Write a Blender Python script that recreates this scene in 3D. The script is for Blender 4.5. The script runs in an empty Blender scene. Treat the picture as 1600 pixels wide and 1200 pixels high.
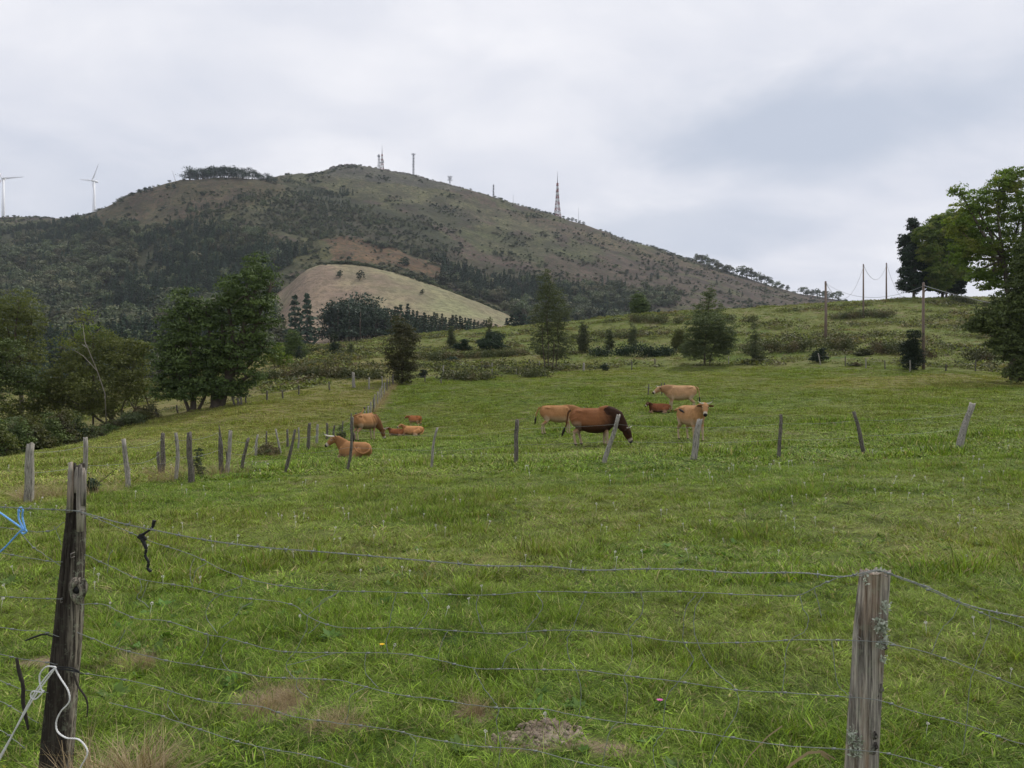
import bpy, math, random
import numpy as np
from mathutils import Vector, Matrix
rng = np.random.default_rng(7)
random.seed(7)
SC = bpy.context.scene
COL = SC.collection
R = math.radians
F = 1200.0            # focal length in pixels of the 1600 px wide photograph

# ------------------------------------------------------------------ camera
cam_d = bpy.data.cameras.new('camera')
cam = bpy.data.objects.new('camera', cam_d)
COL.objects.link(cam)
cam.location = (0, 0, 0)
cam.rotation_euler = (R(90), 0, 0)
cam_d.sensor_width = 36.0
cam_d.lens = 36.0 * F / 1600.0
cam_d.clip_start = 0.05
cam_d.clip_end = 20000
SC.camera = cam

# ------------------------------------------------------------------ light
SUN_EL, SUN_AZ = 52.0, 40.0        # azimuth measured clockwise from the view direction
w = bpy.data.worlds.new('World')
SC.world = w
w.use_nodes = True
nt = w.node_tree
nt.nodes.clear()
def N(tree, t, **kw):
    n = tree.nodes.new(t)
    for k, v in kw.items():
        if k.startswith('i_'):
            key = k[2:]
            n.inputs[int(key) if key.isdigit() else key].default_value = v
        else:
            setattr(n, k, v)
    return n
def L(tree, a, b): tree.links.new(a, b)
def ramp(tree, src, stops, interp='LINEAR'):
    n = tree.nodes.new('ShaderNodeValToRGB')
    n.color_ramp.interpolation = interp
    cr = n.color_ramp
    while len(cr.elements) < len(stops): cr.elements.new(0.5)
    for e, (p, c) in zip(cr.elements, stops):
        e.position = p
        e.color = (c, c, c, 1) if isinstance(c, (int, float)) else (*c, 1)
    L(tree, src, n.inputs[0])
    return n.outputs[0]
def mixc(tree, fac, a, b, mode='MIX'):
    n = tree.nodes.new('ShaderNodeMix')
    n.data_type = 'RGBA'; n.blend_type = mode
    for s, v in ((n.inputs[0], fac), (n.inputs[6], a), (n.inputs[7], b)):
        if hasattr(v, 'is_linked'): L(tree, v, s)
        elif isinstance(v, (int, float)): s.default_value = v
        else: s.default_value = (*v, 1)
    return n.outputs[2]
def mth(tree, op, a, b=None, c=None, clamp=False):
    n = tree.nodes.new('ShaderNodeMath'); n.operation = op; n.use_clamp = clamp
    for i, v in enumerate((a, b, c)):
        if v is None: continue
        if hasattr(v, 'is_linked'): L(tree, v, n.inputs[i])
        else: n.inputs[i].default_value = v
    return n.outputs[0]
def noise(tree, vec, scale, detail=4, rough=.55, dist=0.0):
    n = tree.nodes.new('ShaderNodeTexNoise')
    n.inputs['Scale'].default_value = scale
    n.inputs['Detail'].default_value = detail
    n.inputs['Roughness'].default_value = rough
    n.inputs['Distortion'].default_value = dist
    if vec is not None: L(tree, vec, n.inputs['Vector'])
    return n.outputs[0]

sky = N(nt, 'ShaderNodeTexSky', sky_type='NISHITA', sun_disc=False)
sky.sun_elevation = R(SUN_EL); sky.sun_rotation = R(SUN_AZ)
tc = N(nt, 'ShaderNodeTexCoord')
sep = N(nt, 'ShaderNodeSeparateXYZ'); L(nt, tc.outputs['Generated'], sep.inputs[0])
zc = mth(nt, 'ADD', mth(nt, 'MAXIMUM', sep.outputs[2], 0.0), 0.22)
comb = N(nt, 'ShaderNodeCombineXYZ')
L(nt, mth(nt, 'DIVIDE', sep.outputs[0], zc), comb.inputs[0])
L(nt, mth(nt, 'MULTIPLY', mth(nt, 'DIVIDE', sep.outputs[1], zc), 1.25), comb.inputs[1])
n_big = noise(nt, comb.outputs[0], 0.75, 5, .5, .6)
n_fine = noise(nt, comb.outputs[0], 2.1, 6, .55, .3)
# brightness of the overcast layer, thin bluish openings in it
lum = ramp(nt, mth(nt, 'ADD', mth(nt, 'MULTIPLY', n_big, .65), mth(nt, 'MULTIPLY', n_fine, .35)),
           [(.38, (5.9, 6.2, 7.1)), (.50, (7.0, 7.15, 7.8)), (.60, (8.2, 8.2, 8.6))])
n_open = noise(nt, comb.outputs[0], .55, 3, .5, .4)
def blob(dx, dy, dz, inner, outer):
    v = Vector((dx, dy, dz)).normalized()
    d = N(nt, 'ShaderNodeVectorMath', operation='DOT_PRODUCT'); L(nt, tc.outputs['Generated'], d.inputs[0]); d.inputs[1].default_value = v
    wob = mth(nt, 'MULTIPLY', mth(nt, 'SUBTRACT', n_fine, .5), .30)
    return ramp(nt, mth(nt, 'ADD', d.outputs['Value'], wob), [(outer, 0.0), (inner, 1.0)], 'EASE')
def bank(c, sx, sy, sz, soft):
    c = Vector(c).normalized()
    s_ = N(nt, 'ShaderNodeVectorMath', operation='SUBTRACT'); L(nt, tc.outputs['Generated'], s_.inputs[0]); s_.inputs[1].default_value = c
    q = N(nt, 'ShaderNodeVectorMath', operation='MULTIPLY'); L(nt, s_.outputs[0], q.inputs[0]); q.inputs[1].default_value = (1 / sx, 1 / sy, 1 / sz)
    l = N(nt, 'ShaderNodeVectorMath', operation='LENGTH'); L(nt, q.outputs[0], l.inputs[0])
    wob = mth(nt, 'MULTIPLY', mth(nt, 'SUBTRACT', n_fine, .5), 1.1)
    return ramp(nt, mth(nt, 'ADD', l.outputs['Value'], wob), [(1 - soft, 1.0), (1.0, 0.0)], 'EASE')
b1 = bank((.40, 1, .335), .27, .6, .085, .75)
b3 = bank((.20, 1, .20), .22, .6, .06, .75)
b4 = bank((-.55, 1, .24), .25, .6, .09, .9)
b2 = blob(.12, 1, .24, .998, .95)
opening = mth(nt, 'MAXIMUM', mth(nt, 'MAXIMUM', mth(nt, 'MULTIPLY', b1, .95), mth(nt, 'MULTIPLY', b4, .35)), mth(nt, 'MULTIPLY', b3, .55), clamp=True)
skycol = mixc(nt, 1.0, sky.outputs[0], (1.0, .98, .95), 'MULTIPLY')
blue = mixc(nt, .08, (4.75, 5.2, 6.15), skycol)
cloud = mixc(nt, opening, lum, blue)
bg = N(nt, 'ShaderNodeBackground'); bg.inputs['Strength'].default_value = 0.066
L(nt, cloud, bg.inputs['Color'])
wo = N(nt, 'ShaderNodeOutputWorld'); L(nt, bg.outputs[0], wo.inputs[0])

sd = bpy.data.lights.new('sun', 'SUN')
sun = bpy.data.objects.new('sun', sd); COL.objects.link(sun)
sd.energy = 1.5; sd.angle = R(10); sd.color = (1.0, .95, .86)
az, el = R(SUN_AZ), R(SUN_EL)
sdir = Vector((math.sin(az) * math.cos(el), math.cos(az) * math.cos(el), math.sin(el)))
sun.rotation_euler = (-sdir).to_track_quat('-Z', 'Y').to_euler()
sun.location = (30, -20, 60)
vs = SC.view_settings
vs.view_transform = 'Standard'; vs.look = 'None'; vs.gamma = 1; vs.use_curve_mapping = False
vs.exposure = 0.80
SC.cycles.max_bounces = 5
SC.cycles.diffuse_bounces = 2
SC.cycles.transmission_bounces = 3
SC.cycles.transparent_max_bounces = 8
SC.cycles.volume_bounces = 0

# ------------------------------------------------------------------ numeric noise
_T = rng.random((512, 512))
def vnoise(x, y, s=1.0, o=0):
    x = np.asarray(x, float) / s + 37.3 * (o + 1); y = np.asarray(y, float) / s + 91.7 * (o + 1)
    xi = np.floor(x).astype(int); yi = np.floor(y).astype(int)
    fx = x - xi; fy = y - yi
    fx = fx * fx * (3 - 2 * fx); fy = fy * fy * (3 - 2 * fy)
    a = _T[xi % 512, yi % 512]; b = _T[(xi + 1) % 512, yi % 512]
    c = _T[xi % 512, (yi + 1) % 512]; d = _T[(xi + 1) % 512, (yi + 1) % 512]
    return (a * (1 - fx) + b * fx) * (1 - fy) + (c * (1 - fx) + d * fx) * fy
def fbm(x, y, s=1.0, oct=4, o=0):
    t = 0; a = .5; n = 0
    for k in range(oct):
        t = t + a * vnoise(x, y, s / 2 ** k, o + k * 3); n += a; a *= .5
    return t / n
def sstep(a, b, v):
    t = np.clip((np.asarray(v, float) - a) / (b - a), 0, 1)
    return t * t * (3 - 2 * t)

# ------------------------------------------------------------------ the lie of the land
# rows of sight-line heights (photo rows) against distance, turned into metres
NEAR_Y = [3, 6, 10, 15, 20, 30, 45, 60, 78, 100, 130, 160, 188]
NEAR = {
 -500: [1240, 955, 850, 800, 770, 745, 735, 725, 700, 670, 640, 620, 610],
 0:    [1240, 952, 842, 782, 752, 726, 713, 702, 682, 660, 636, 618, 606],
 100:  [1240, 952, 840, 780, 750, 722, 701, 700, 676, 652, 630, 615, 604],
 200:  [1240, 950, 838, 777, 747, 718, 684, 664, 642, 630, 618, 610, 602],
 335:  [1240, 948, 836, 774, 743, 716, 676, 638, 618, 602, 580, 572, 580],
 400:  [1240, 948, 836, 772, 741, 716, 674, 632, 606, 582, 556, 549, 560],
 500:  [1240, 946, 835, 770, 738, 715, 680, 636, 600, 572, 549, 542, 552],
 600:  [1240, 944, 834, 768, 735, 712, 684, 640, 599, 570, 545, 529, 530],
 800:  [1240, 942, 832, 763, 729, 703, 672, 630, 597, 573, 543, 523, 512],
 1000: [1240, 940, 828, 757, 724, 694, 648, 619, 594, 572, 532, 508, 493],
 1200: [1240, 938, 822, 750, 718, 686, 643, 615, 590, 566, 524, 497, 481],
 1400: [1240, 934, 816, 742, 712, 678, 638, 611, 583, 551, 514, 487, 469],
 1500: [1240, 932, 813, 738, 706, 674, 635, 609, 585, 552, 512, 484, 466],
 1600: [1240, 930, 810, 735, 702, 670, 632, 608, 590, 556, 512, 483, 466],
 2200: [1240, 920, 800, 725, 690, 655, 620, 600, 580, 550, 505, 478, 462],
}
FAR_Y = [260, 340, 450, 560, 640, 750, 900, 950, 1050, 1200, 1400, 1800, 3200]
FAR = {
 -500: [600, 590, 560, 520, 490, 440, 400, 390, 365, 350],
 0:    [595, 575, 545, 510, 480, 430, 385, 370, 355, 343],
 100:  [595, 572, 540, 505, 475, 425, 375, 362, 350, 345],
 150:  [593, 570, 538, 500, 470, 415, 350, 331, 335, 340],
 200:  [592, 568, 535, 495, 465, 405, 335, 308, 318, 330],
 265:  [590, 566, 532, 492, 460, 395, 315, 287, 295, 310],
 300:  [590, 565, 530, 490, 458, 390, 305, 280, 290, 300],
 350:  [590, 564, 528, 488, 455, 387, 303, 278, 288, 296],
 400:  [588, 562, 525, 485, 452, 385, 306, 281, 284, 290],
 440:  [582, 555, 515, 465, 450, 390, 318, 292, 284, 281],
 465:  [577, 548, 500, 424, 440, 395, 335, 312, 288, 277],
 500:  [573, 545, 493, 412, 428, 398, 345, 325, 296, 273],
 525:  [572, 542, 491, 413, 428, 400, 348, 328, 298, 262],
 545:  [570, 540, 490, 415, 430, 402, 352, 332, 300, 258],
 600:  [568, 535, 490, 424, 440, 415, 360, 340, 305, 268],
 650:  [565, 532, 494, 438, 452, 428, 372, 352, 316, 278],
 700:  [562, 530, 500, 454, 468, 440, 385, 365, 330, 291],
 760:  [560, 535, 510, 478, 488, 455, 400, 380, 343, 307],
 800:  [560, 545, 520, 498, 505, 470, 410, 390, 355, 321],
 860:  [560, 545, 527, 512, 508, 475, 422, 400, 368, 338],
 905:  [560, 545, 530, 515, 505, 480, 430, 412, 380, 350],
 940:  [560, 547, 532, 517, 507, 484, 438, 420, 391, 362],
 980:  [560, 550, 535, 520, 509, 488, 446, 430, 404, 378],
 1020: [560, 550, 536, 521, 511, 491, 452, 438, 414, 389],
 1090: [560, 550, 540, 525, 515, 498, 468, 454, 432, 412],
 1150: [560, 550, 540, 528, 520, 505, 480, 468, 448, 431],
 1200: [560, 550, 540, 530, 525, 510, 490, 480, 463, 447],
 1240: [560, 550, 543, 533, 528, 515, 495, 486, 472, 458],
 1300: [560, 550, 545, 535, 530, 520, 502, 494, 482, 470],
 1600: [560, 550, 545, 540, 535, 530, 520, 515, 505, 495],
 2200: [560, 550, 545, 540, 535, 530, 520, 515, 505, 495],
}
PXG = np.arange(-500, 2201, 20.0)
def _cols(tab, rows):
    ks = sorted(tab); A = np.array([tab[k] for k in ks], float)
    return np.stack([np.interp(PXG, ks, A[:, j]) for j in range(A.shape[1])], 1)
near = _cols(NEAR, NEAR_Y)
far = _cols(FAR, FAR_Y)
far = np.concatenate([far, far[:, -1:] + 45, far[:, -1:] * .3 + 600 * .7 + 10, np.full((len(PXG), 1), 603.)], 1)
YR = np.array(NEAR_Y + FAR_Y, float)
PYT = np.concatenate([near, far], 1)
ZT = (600 - PYT) / F * YR[None, :]
def pchip(xr, yr, xq):
    h = np.diff(xr); d = np.diff(yr, axis=1) / h
    m = np.zeros_like(yr)
    same = d[:, :-1] * d[:, 1:] > 0
    w1 = 2 * h[1:] + h[:-1]; w2 = h[1:] + 2 * h[:-1]
    with np.errstate(divide='ignore', invalid='ignore'):
        mm = (w1 + w2) / (w1 / d[:, :-1] + w2 / d[:, 1:])
    m[:, 1:-1] = np.where(same, mm, 0); m[:, 0] = d[:, 0]; m[:, -1] = d[:, -1]
    i = np.clip(np.searchsorted(xr, xq) - 1, 0, len(xr) - 2)
    t = (xq - xr[i]) / h[i]
    return ((2*t**3 - 3*t**2 + 1) * yr[:, i] + (t**3 - 2*t**2 + t) * h[i] * m[:, i]
            + (-2*t**3 + 3*t**2) * yr[:, i + 1] + (t**3 - t**2) * h[i] * m[:, i + 1])
LY0, LY1, NLY = math.log(3), math.log(3200), 700
YF = np.exp(np.linspace(LY0, LY1, NLY))
ZF = pchip(YR, ZT, YF)
k5 = np.array([0, 1, 3, 1, 0]) / 5.0       # soften across the columns
ZP = np.pad(ZF, ((2, 2), (0, 0)), 'edge')
ZF = sum(k5[i] * ZP[i:i + len(PXG)] for i in range(5))
def gz(x, y, rough=True):
    x = np.asarray(x, float); y = np.asarray(y, float)
    yc = np.clip(y, 3, 3199)
    px = np.clip(800 + F * x / yc, -500, 2199)
    a = (px + 500) / 20; i = np.minimum(a.astype(int), len(PXG) - 2); fa = a - i
    b = (np.log(yc) - LY0) / (LY1 - LY0) * (NLY - 1); j = np.minimum(b.astype(int), NLY - 2); fb = b - j
    z = (ZF[i, j] * (1 - fa) + ZF[i + 1, j] * fa) * (1 - fb) + (ZF[i, j + 1] * (1 - fa) + ZF[i + 1, j + 1] * fa) * fb
    if rough:
        z = z + (vnoise(x, y, .55, 1) - .5) * .05 + (fbm(x, y, 2.6, 3, 2) - .5) * .14 * sstep(3, 12, y)
        z = z + (fbm(x, y, 9, 4, 5) - .5) * 1.5 * sstep(82, 105, y) * (1 - sstep(150, 185, y) * .75) * (1 - sstep(195, 240, y))
        z = z + (fbm(x, y, 60, 5, 9) - .5) * 18 * sstep(620, 760, y) * (1 - sstep(850, 930, y) * .55) * (1 - sstep(1050, 1160, y) * .75)
        z = z + (fbm(x, y, 22, 4, 12) - .5) * 4 * sstep(280, 500, y)
    return z
def at(px, py, lo=3.0, hi=230.0):
    """the point of ground seen at a photo pixel: (x, y, z)"""
    Y = np.exp(np.linspace(math.log(lo), math.log(hi), 1600))
    u = (px - 800) / F
    z = gz(u * Y, Y)
    row = 600 - z / Y * F
    k = np.nonzero(row <= py)[0]
    k = k[0] if len(k) else int(np.argmin(row))
    return Vector((u * Y[k], Y[k], float(z[k])))
def proj(x, y, z): return 800 + F * x / y, 600 - F * z / y
def in_poly(px, py, poly):
    px = np.asarray(px, float); py = np.asarray(py, float)
    r = np.zeros(px.shape, bool); n = len(poly)
    for i in range(n):
        x1, y1 = poly[i]; x2, y2 = poly[(i + 1) % n]
        if y1 == y2: continue
        c = ((y1 > py) != (y2 > py)) & (px < (x2 - x1) * (py - y1) / (y2 - y1) + x1)
        r ^= c
    return r

# ------------------------------------------------------------------ mesh and object helpers
def new_mesh(name, verts, faces, mats, attrs=None, fattrs=None, smooth=False, mat_idx=None):
    """faces: (n,4) or (n,3) array, or list of arrays"""
    me = bpy.data.meshes.new(name)
    if not isinstance(faces, (list, tuple)): faces = [faces]
    faces = [np.asarray(f, np.int32) for f in faces if len(f)]
    verts = np.asarray(verts, np.float32)
    loops = np.concatenate([f.ravel() for f in faces]) if faces else np.zeros(0, np.int32)
    tot = np.concatenate([np.full(len(f), f.shape[1], np.int32) for f in faces]) if faces else np.zeros(0, np.int32)
    me.vertices.add(len(verts)); me.vertices.foreach_set('co', verts.ravel())
    if len(tot):
        me.loops.add(len(loops)); me.loops.foreach_set('vertex_index', loops)
        me.polygons.add(len(tot))
        me.polygons.foreach_set('loop_start', np.concatenate([[0], np.cumsum(tot)[:-1]]).astype(np.int32))
        me.polygons.foreach_set('loop_total', tot)
        if smooth: me.polygons.foreach_set('use_smooth', np.ones(len(tot), bool))
        if mat_idx is not None: me.polygons.foreach_set('material_index', np.asarray(mat_idx, np.int32))
    for m in (mats if isinstance(mats, (list, tuple)) else [mats]): me.materials.append(m)
    for dom, dd in (('POINT', attrs), ('FACE', fattrs)):
        for k, v in (dd or {}).items():
            v = np.asarray(v, np.float32)
            if v.ndim == 1:
                a = me.attributes.new(k, 'FLOAT', dom); a.data.foreach_set('value', v)
            else:
                a = me.attributes.new(k, 'FLOAT_COLOR', dom)
                a.data.foreach_set('color', np.concatenate([v, np.ones((len(v), 1), np.float32)], 1).ravel().astype(np.float32))
    me.update(calc_edges=True); me.validate()
    return me
def link(name, me, parent=None, loc=(0, 0, 0), rz=0.0, scale=None):
    o = bpy.data.objects.new(name, me); COL.objects.link(o)
    o.location = loc; o.rotation_euler = (0, 0, rz)
    if scale is not None: o.scale = (scale,) * 3 if isinstance(scale, (int, float)) else scale
    if parent is not None: o.parent = parent
    return o
def tag(o, label=None, cat=None, group=None, kind=None):
    if label: o['label'] = label
    if cat: o['category'] = cat
    if group: o['group'] = group
    if kind: o['kind'] = kind
    return o
def thing(name, label, cat, loc=(0, 0, 0), rz=0.0, group=None):
    return tag(link(name, None, None, loc, rz), label, cat, group)

class Geo:
    def __init__(s): s.v = []; s.q = []; s.t = []; s.n = 0; s.at = []
    def add(s, v, q=None, t=None, a=0.5):
        v = np.asarray(v, float)
        if q is not None and len(q): s.q.append(np.asarray(q) + s.n)
        if t is not None and len(t): s.t.append(np.asarray(t) + s.n)
        s.v.append(v); s.n += len(v); s.at.append(np.full(len(v), a) if np.isscalar(a) else a)
    def tube(s, pts, rad, sides=6, cap=True, a=.5, jit=0.0, flat=None):
        P = np.asarray(pts, float); n = len(P)
        rad = np.full(n, rad) if np.isscalar(rad) else np.asarray(rad, float)
        T = np.gradient(P, axis=0) if n > 1 else np.array([[0, 0, 1.]])
        T /= np.linalg.norm(T, axis=1)[:, None] + 1e-9
        ref = np.array([0, 0, 1.]) if abs(T[0, 2]) < .9 else np.array([1., 0, 0])
        U = np.cross(T, ref); U /= np.linalg.norm(U, axis=1)[:, None] + 1e-9
        V = np.cross(T, U)
        an = np.arange(sides) / sides * 2 * math.pi
        c, si = np.cos(an), np.sin(an)
        rr = rad[:, None] * (1 + (rng.random((n, sides)) - .5) * jit)
        ring = P[:, None] + rr[..., None] * (c[None, :, None] * U[:, None] + si[None, :, None] * V[:, None])
        v = ring.reshape(-1, 3)
        i = np.arange(n - 1)[:, None] * sides; k = np.arange(sides)[None]
        k2 = (k + 1) % sides
        q = np.stack([i + k, i + k2, i + sides + k2, i + sides + k], -1).reshape(-1, 4)
        t = None
        if cap:
            v = np.concatenate([v, P[:1], P[-1:]]); m = n * sides
            kk = np.arange(sides); k3 = (kk + 1) % sides; e = (n - 1) * sides
            t = np.concatenate([np.stack([np.full(sides, m), k3, kk], 1), np.stack([np.full(sides, m + 1), e + kk, e + k3], 1)])
        s.add(v, q, t, a)
    def box(s, c, d, a=.5):
        c = np.asarray(c, float); d = np.asarray(d, float) / 2
        v = np.array([[x, y, z] for x in (-1, 1) for y in (-1, 1) for z in (-1, 1)]) * d + c
        q = [[0, 1, 3, 2], [4, 6, 7, 5], [0, 4, 5, 1], [2, 3, 7, 6], [0, 2, 6, 4], [1, 5, 7, 3]]
        s.add(v, q, None, a)
    def leaves(s, P, size, aspect=.5, up=0.0, a=None, nrm=None, jit=.55):
        """one bent leaf-shaped face per point"""
        P = np.asarray(P, float); n = len(P)
        size = np.full(n, size) if np.isscalar(size) else size
        A = rng.normal(size=(n, 3)); A[:, 2] += up; A /= np.linalg.norm(A, axis=1)[:, None]
        B = np.cross(A, rng.normal(size=(n, 3))); B /= np.linalg.norm(B, axis=1)[:, None] + 1e-9
        C = np.cross(A, B)
        if nrm is not None:
            C = nrm + rng.normal(size=(n, 3)) * jit; C /= np.linalg.norm(C, axis=1)[:, None] + 1e-9
            A = np.cross(C, A); A /= np.linalg.norm(A, axis=1)[:, None] + 1e-9; B = np.cross(C, A)
        l = size[:, None]; wd = (size * aspect)[:, None]
        v = np.stack([P - A * l * .5, P + B * wd * .5 + C * l * .08, P + A * l * .5, P - B * wd * .5 + C * l * .08], 1).reshape(-1, 3)
        q = np.arange(n * 4).reshape(n, 4)
        a = rng.random(n) if a is None else a
        s.add(v, q, None, np.repeat(a, 4))
    def mesh(s, name, mats, smooth=False, attr='tint', **kw):
        v = np.concatenate(s.v)
        fs = []
        if s.q: fs.append(np.concatenate(s.q))
        if s.t: fs.append(np.concatenate(s.t))
        return new_mesh(name, v, fs, mats, {attr: np.concatenate(s.at)}, smooth=smooth, **kw)
# ------------------------------------------------------------------ materials
def mat(name):
    m = bpy.data.materials.new(name); m.use_nodes = True
    t = m.node_tree; t.nodes.clear()
    out = N(t, 'ShaderNodeOutputMaterial')
    return m, t, out
def attr(t, name, kind='GEOMETRY'):
    n = N(t, 'ShaderNodeAttribute', attribute_name=name, attribute_type=kind)
    return n
def principled(t, out, col, rough=.8, bump=None, bstr=.4, bdist=.02, spec=.3, metal=0.0):
    p = N(t, 'ShaderNodeBsdfPrincipled')
    if hasattr(col, 'is_linked'): L(t, col, p.inputs['Base Color'])
    else: p.inputs['Base Color'].default_value = (*col, 1)
    if hasattr(rough, 'is_linked'): L(t, rough, p.inputs['Roughness'])
    else: p.inputs['Roughness'].default_value = rough
    p.inputs['Specular IOR Level'].default_value = spec
    p.inputs['Metallic'].default_value = metal
    if bump is not None:
        b = N(t, 'ShaderNodeBump'); b.inputs['Strength'].default_value = bstr; b.inputs['Distance'].default_value = bdist
        L(t, bump, b.inputs['Height']); L(t, b.outputs[0], p.inputs['Normal'])
    L(t, p.outputs[0], out.inputs[0])
    return p
def plain(name, col, rough=.7, metal=0.0, var=.15, scale=8.0):
    m, t, out = mat(name)
    g = N(t, 'ShaderNodeTexCoord')
    n = noise(t, g.outputs['Object'], scale, 5)
    c = mixc(t, n, tuple(x * (1 - var) for x in col), tuple(min(1, x * (1 + var)) for x in col))
    principled(t, out, c, rough, n, .2, .01, metal=metal)
    return m
def leafy(name, dark, light, third=None, trans=.25, wscale=.35, rough=.65, var=.5):
    """leaves: tint attribute per leaf, slow variation through the crown, a different hue per plant"""
    m, t, out = mat(name)
    a = attr(t, 'tint').outputs['Fac']
    geo = N(t, 'ShaderNodeNewGeometry')
    nz = noise(t, geo.outputs['Position'], wscale, 3)
    oi = N(t, 'ShaderNodeObjectInfo')
    f = mth(t, 'ADD', mth(t, 'MULTIPLY', a, .6), mth(t, 'MULTIPLY', mth(t, 'SUBTRACT', nz, .3), .8), clamp=True)
    c = mixc(t, f, dark, light)
    if third is not None:
        g = ramp(t, noise(t, geo.outputs['Position'], wscale * 1.7, 2), [(.5, 0.), (.68, 1.)])
        c = mixc(t, mth(t, 'MULTIPLY', g, .75), c, third)
    hs = N(t, 'ShaderNodeHueSaturation')
    L(t, mth(t, 'ADD', .485, mth(t, 'MULTIPLY', oi.outputs['Random'], .03)), hs.inputs['Hue'])
    L(t, mth(t, 'ADD', 1 - var / 2, mth(t, 'MULTIPLY', oi.outputs['Random'], var)), hs.inputs['Value'])
    L(t, c, hs.inputs['Color'])
    d = N(t, 'ShaderNodeBsdfPrincipled'); d.inputs['Roughness'].default_value = rough
    d.inputs['Specular IOR Level'].default_value = .25
    L(t, hs.outputs[0], d.inputs['Base Color'])
    tr = N(t, 'ShaderNodeBsdfTranslucent')
    L(t, mixc(t, 1., hs.outputs[0], (1.1, 1.25, .55), 'MULTIPLY'), tr.inputs[0])
    mx = N(t, 'ShaderNodeMixShader'); mx.inputs[0].default_value = trans
    L(t, d.outputs[0], mx.inputs[1]); L(t, tr.outputs[0], mx.inputs[2]); L(t, mx.outputs[0], out.inputs[0])
    return m
def grass_colour(t, dry, pos):
    """shared by blades and by the earth sheet so the two agree at a distance"""
    n1 = noise(t, pos, .22, 4, .6)
    n2 = noise(t, pos, 1.3, 3, .6)
    green = mixc(t, ramp(t, n2, [(.35, 0.), (.65, 1.)]), (.042, .105, .011), (.150, .235, .028))
    straw = mixc(t, n2, (.20, .19, .055), (.36, .29, .125))
    f = mth(t, 'ADD', dry, mth(t, 'MULTIPLY', mth(t, 'SUBTRACT', n1, .5), .9), clamp=True)
    return mixc(t, f, green, straw), n1, n2
def make_grass_mat():
    m, t, out = mat('grass_blades')
    geo = N(t, 'ShaderNodeNewGeometry')
    dry = attr(t, 'dry', 'INSTANCER').outputs['Fac']
    c, n1, n2 = grass_colour(t, dry, geo.outputs['Position'])
    tint = attr(t, 'tint').outputs['Fac']; h = attr(t, 'h').outputs['Fac']
    wb = ramp(t, mth(t, 'FRACT', mth(t, 'MULTIPLY', tint, 13.7)), [(0., .38), (.5, .9), (1., 1.65)])
    dead = ramp(t, tint, [(.76, 0.), (.84, 1.)])
    c = mixc(t, mth(t, 'MULTIPLY', dead, .85), c, (.42, .33, .18))
    c = mixc(t, ramp(t, mth(t, 'FRACT', mth(t, 'MULTIPLY', tint, 7.3)), [(.2, 0.), (.9, 1.)]), c, (.20, .31, .03))
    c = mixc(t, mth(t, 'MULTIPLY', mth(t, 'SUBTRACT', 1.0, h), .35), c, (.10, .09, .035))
    oi = N(t, 'ShaderNodeObjectInfo')
    c = mixc(t, 1., c, wb, 'MULTIPLY')
    hs = N(t, 'ShaderNodeHueSaturation'); L(t, c, hs.inputs['Color'])
    n5 = noise(t, geo.outputs['Position'], 3.2, 3, .65)
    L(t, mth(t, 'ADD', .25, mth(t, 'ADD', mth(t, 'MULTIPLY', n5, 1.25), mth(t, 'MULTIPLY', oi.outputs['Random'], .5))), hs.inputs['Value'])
    d = N(t, 'ShaderNodeBsdfPrincipled'); d.inputs['Roughness'].default_value = .6
    d.inputs['Specular IOR Level'].default_value = .12
    L(t, hs.outputs[0], d.inputs['Base Color'])
    tr = N(t, 'ShaderNodeBsdfTranslucent'); L(t, mixc(t, 1., hs.outputs[0], (1.15, 1.2, .5), 'MULTIPLY'), tr.inputs[0])
    mx = N(t, 'ShaderNodeMixShader'); mx.inputs[0].default_value = .24
    L(t, d.outputs[0], mx.inputs[1]); L(t, tr.outputs[0], mx.inputs[2]); L(t, mx.outputs[0], out.inputs[0])
    return m
def make_ground_mat():
    m, t, out = mat('turf')
    geo = N(t, 'ShaderNodeNewGeometry')
    dry = attr(t, 'dry').outputs['Fac']; bare = attr(t, 'bare').outputs['Fac']
    c, n1, n2 = grass_colour(t, dry, geo.outputs['Position'])
    n3 = noise(t, geo.outputs['Position'], 9, 5, .7)
    c = mixc(t, ramp(t, n3, [(.3, .8), (.75, .15)]), c, (.045, .05, .018))
    earth = mixc(t, n3, (.10, .07, .045), (.30, .23, .16))
    c = mixc(t, bare, c, earth)
    principled(t, out, c, .95, n3, .8, .05, spec=.1)
    return m
def make_mountain_mat():
    m, t, out = mat('hillside')
    geo = N(t, 'ShaderNodeNewGeometry')
    base = attr(t, 'zone').outputs['Color']
    n1 = noise(t, geo.outputs['Position'], .035, 6, .65)
    n2 = noise(t, geo.outputs['Position'], .22, 5, .7)
    c = mixc(t, ramp(t, n1, [(.38, 0.), (.62, 1.)]), mixc(t, 1., base, (.56, .55, .58), 'MULTIPLY'), mixc(t, 1., base, (1.08, 1.10, .96), 'MULTIPLY'))
    c = mixc(t, ramp(t, n2, [(.40, .85), (.56, 0.)]), c, (.050, .055, .034))
    sr = N(t, 'ShaderNodeSeparateColor'); L(t, base, sr.inputs[0])
    c = mixc(t, ramp(t, sr.outputs[0], [(.175, 0.), (.24, .45)]), c, base)
    principled(t, out, c, .95, n2, 1.0, 1.2, spec=.05)
    return m
M = {}
M['grass'] = make_grass_mat()
M['turf'] = make_ground_mat()
M['hill'] = make_mountain_mat()
M['oak'] = leafy('dark_leaves', (.028, .048, .015), (.135, .185, .048), trans=.15, wscale=.5, var=.2)
M['olive'] = leafy('olive_leaves', (.05, .06, .018), (.15, .155, .045), trans=.3)
M['ash'] = leafy('ash_leaves', (.06, .09, .02), (.20, .25, .05), (.25, .23, .06), trans=.5, var=.2, wscale=.25)
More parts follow.
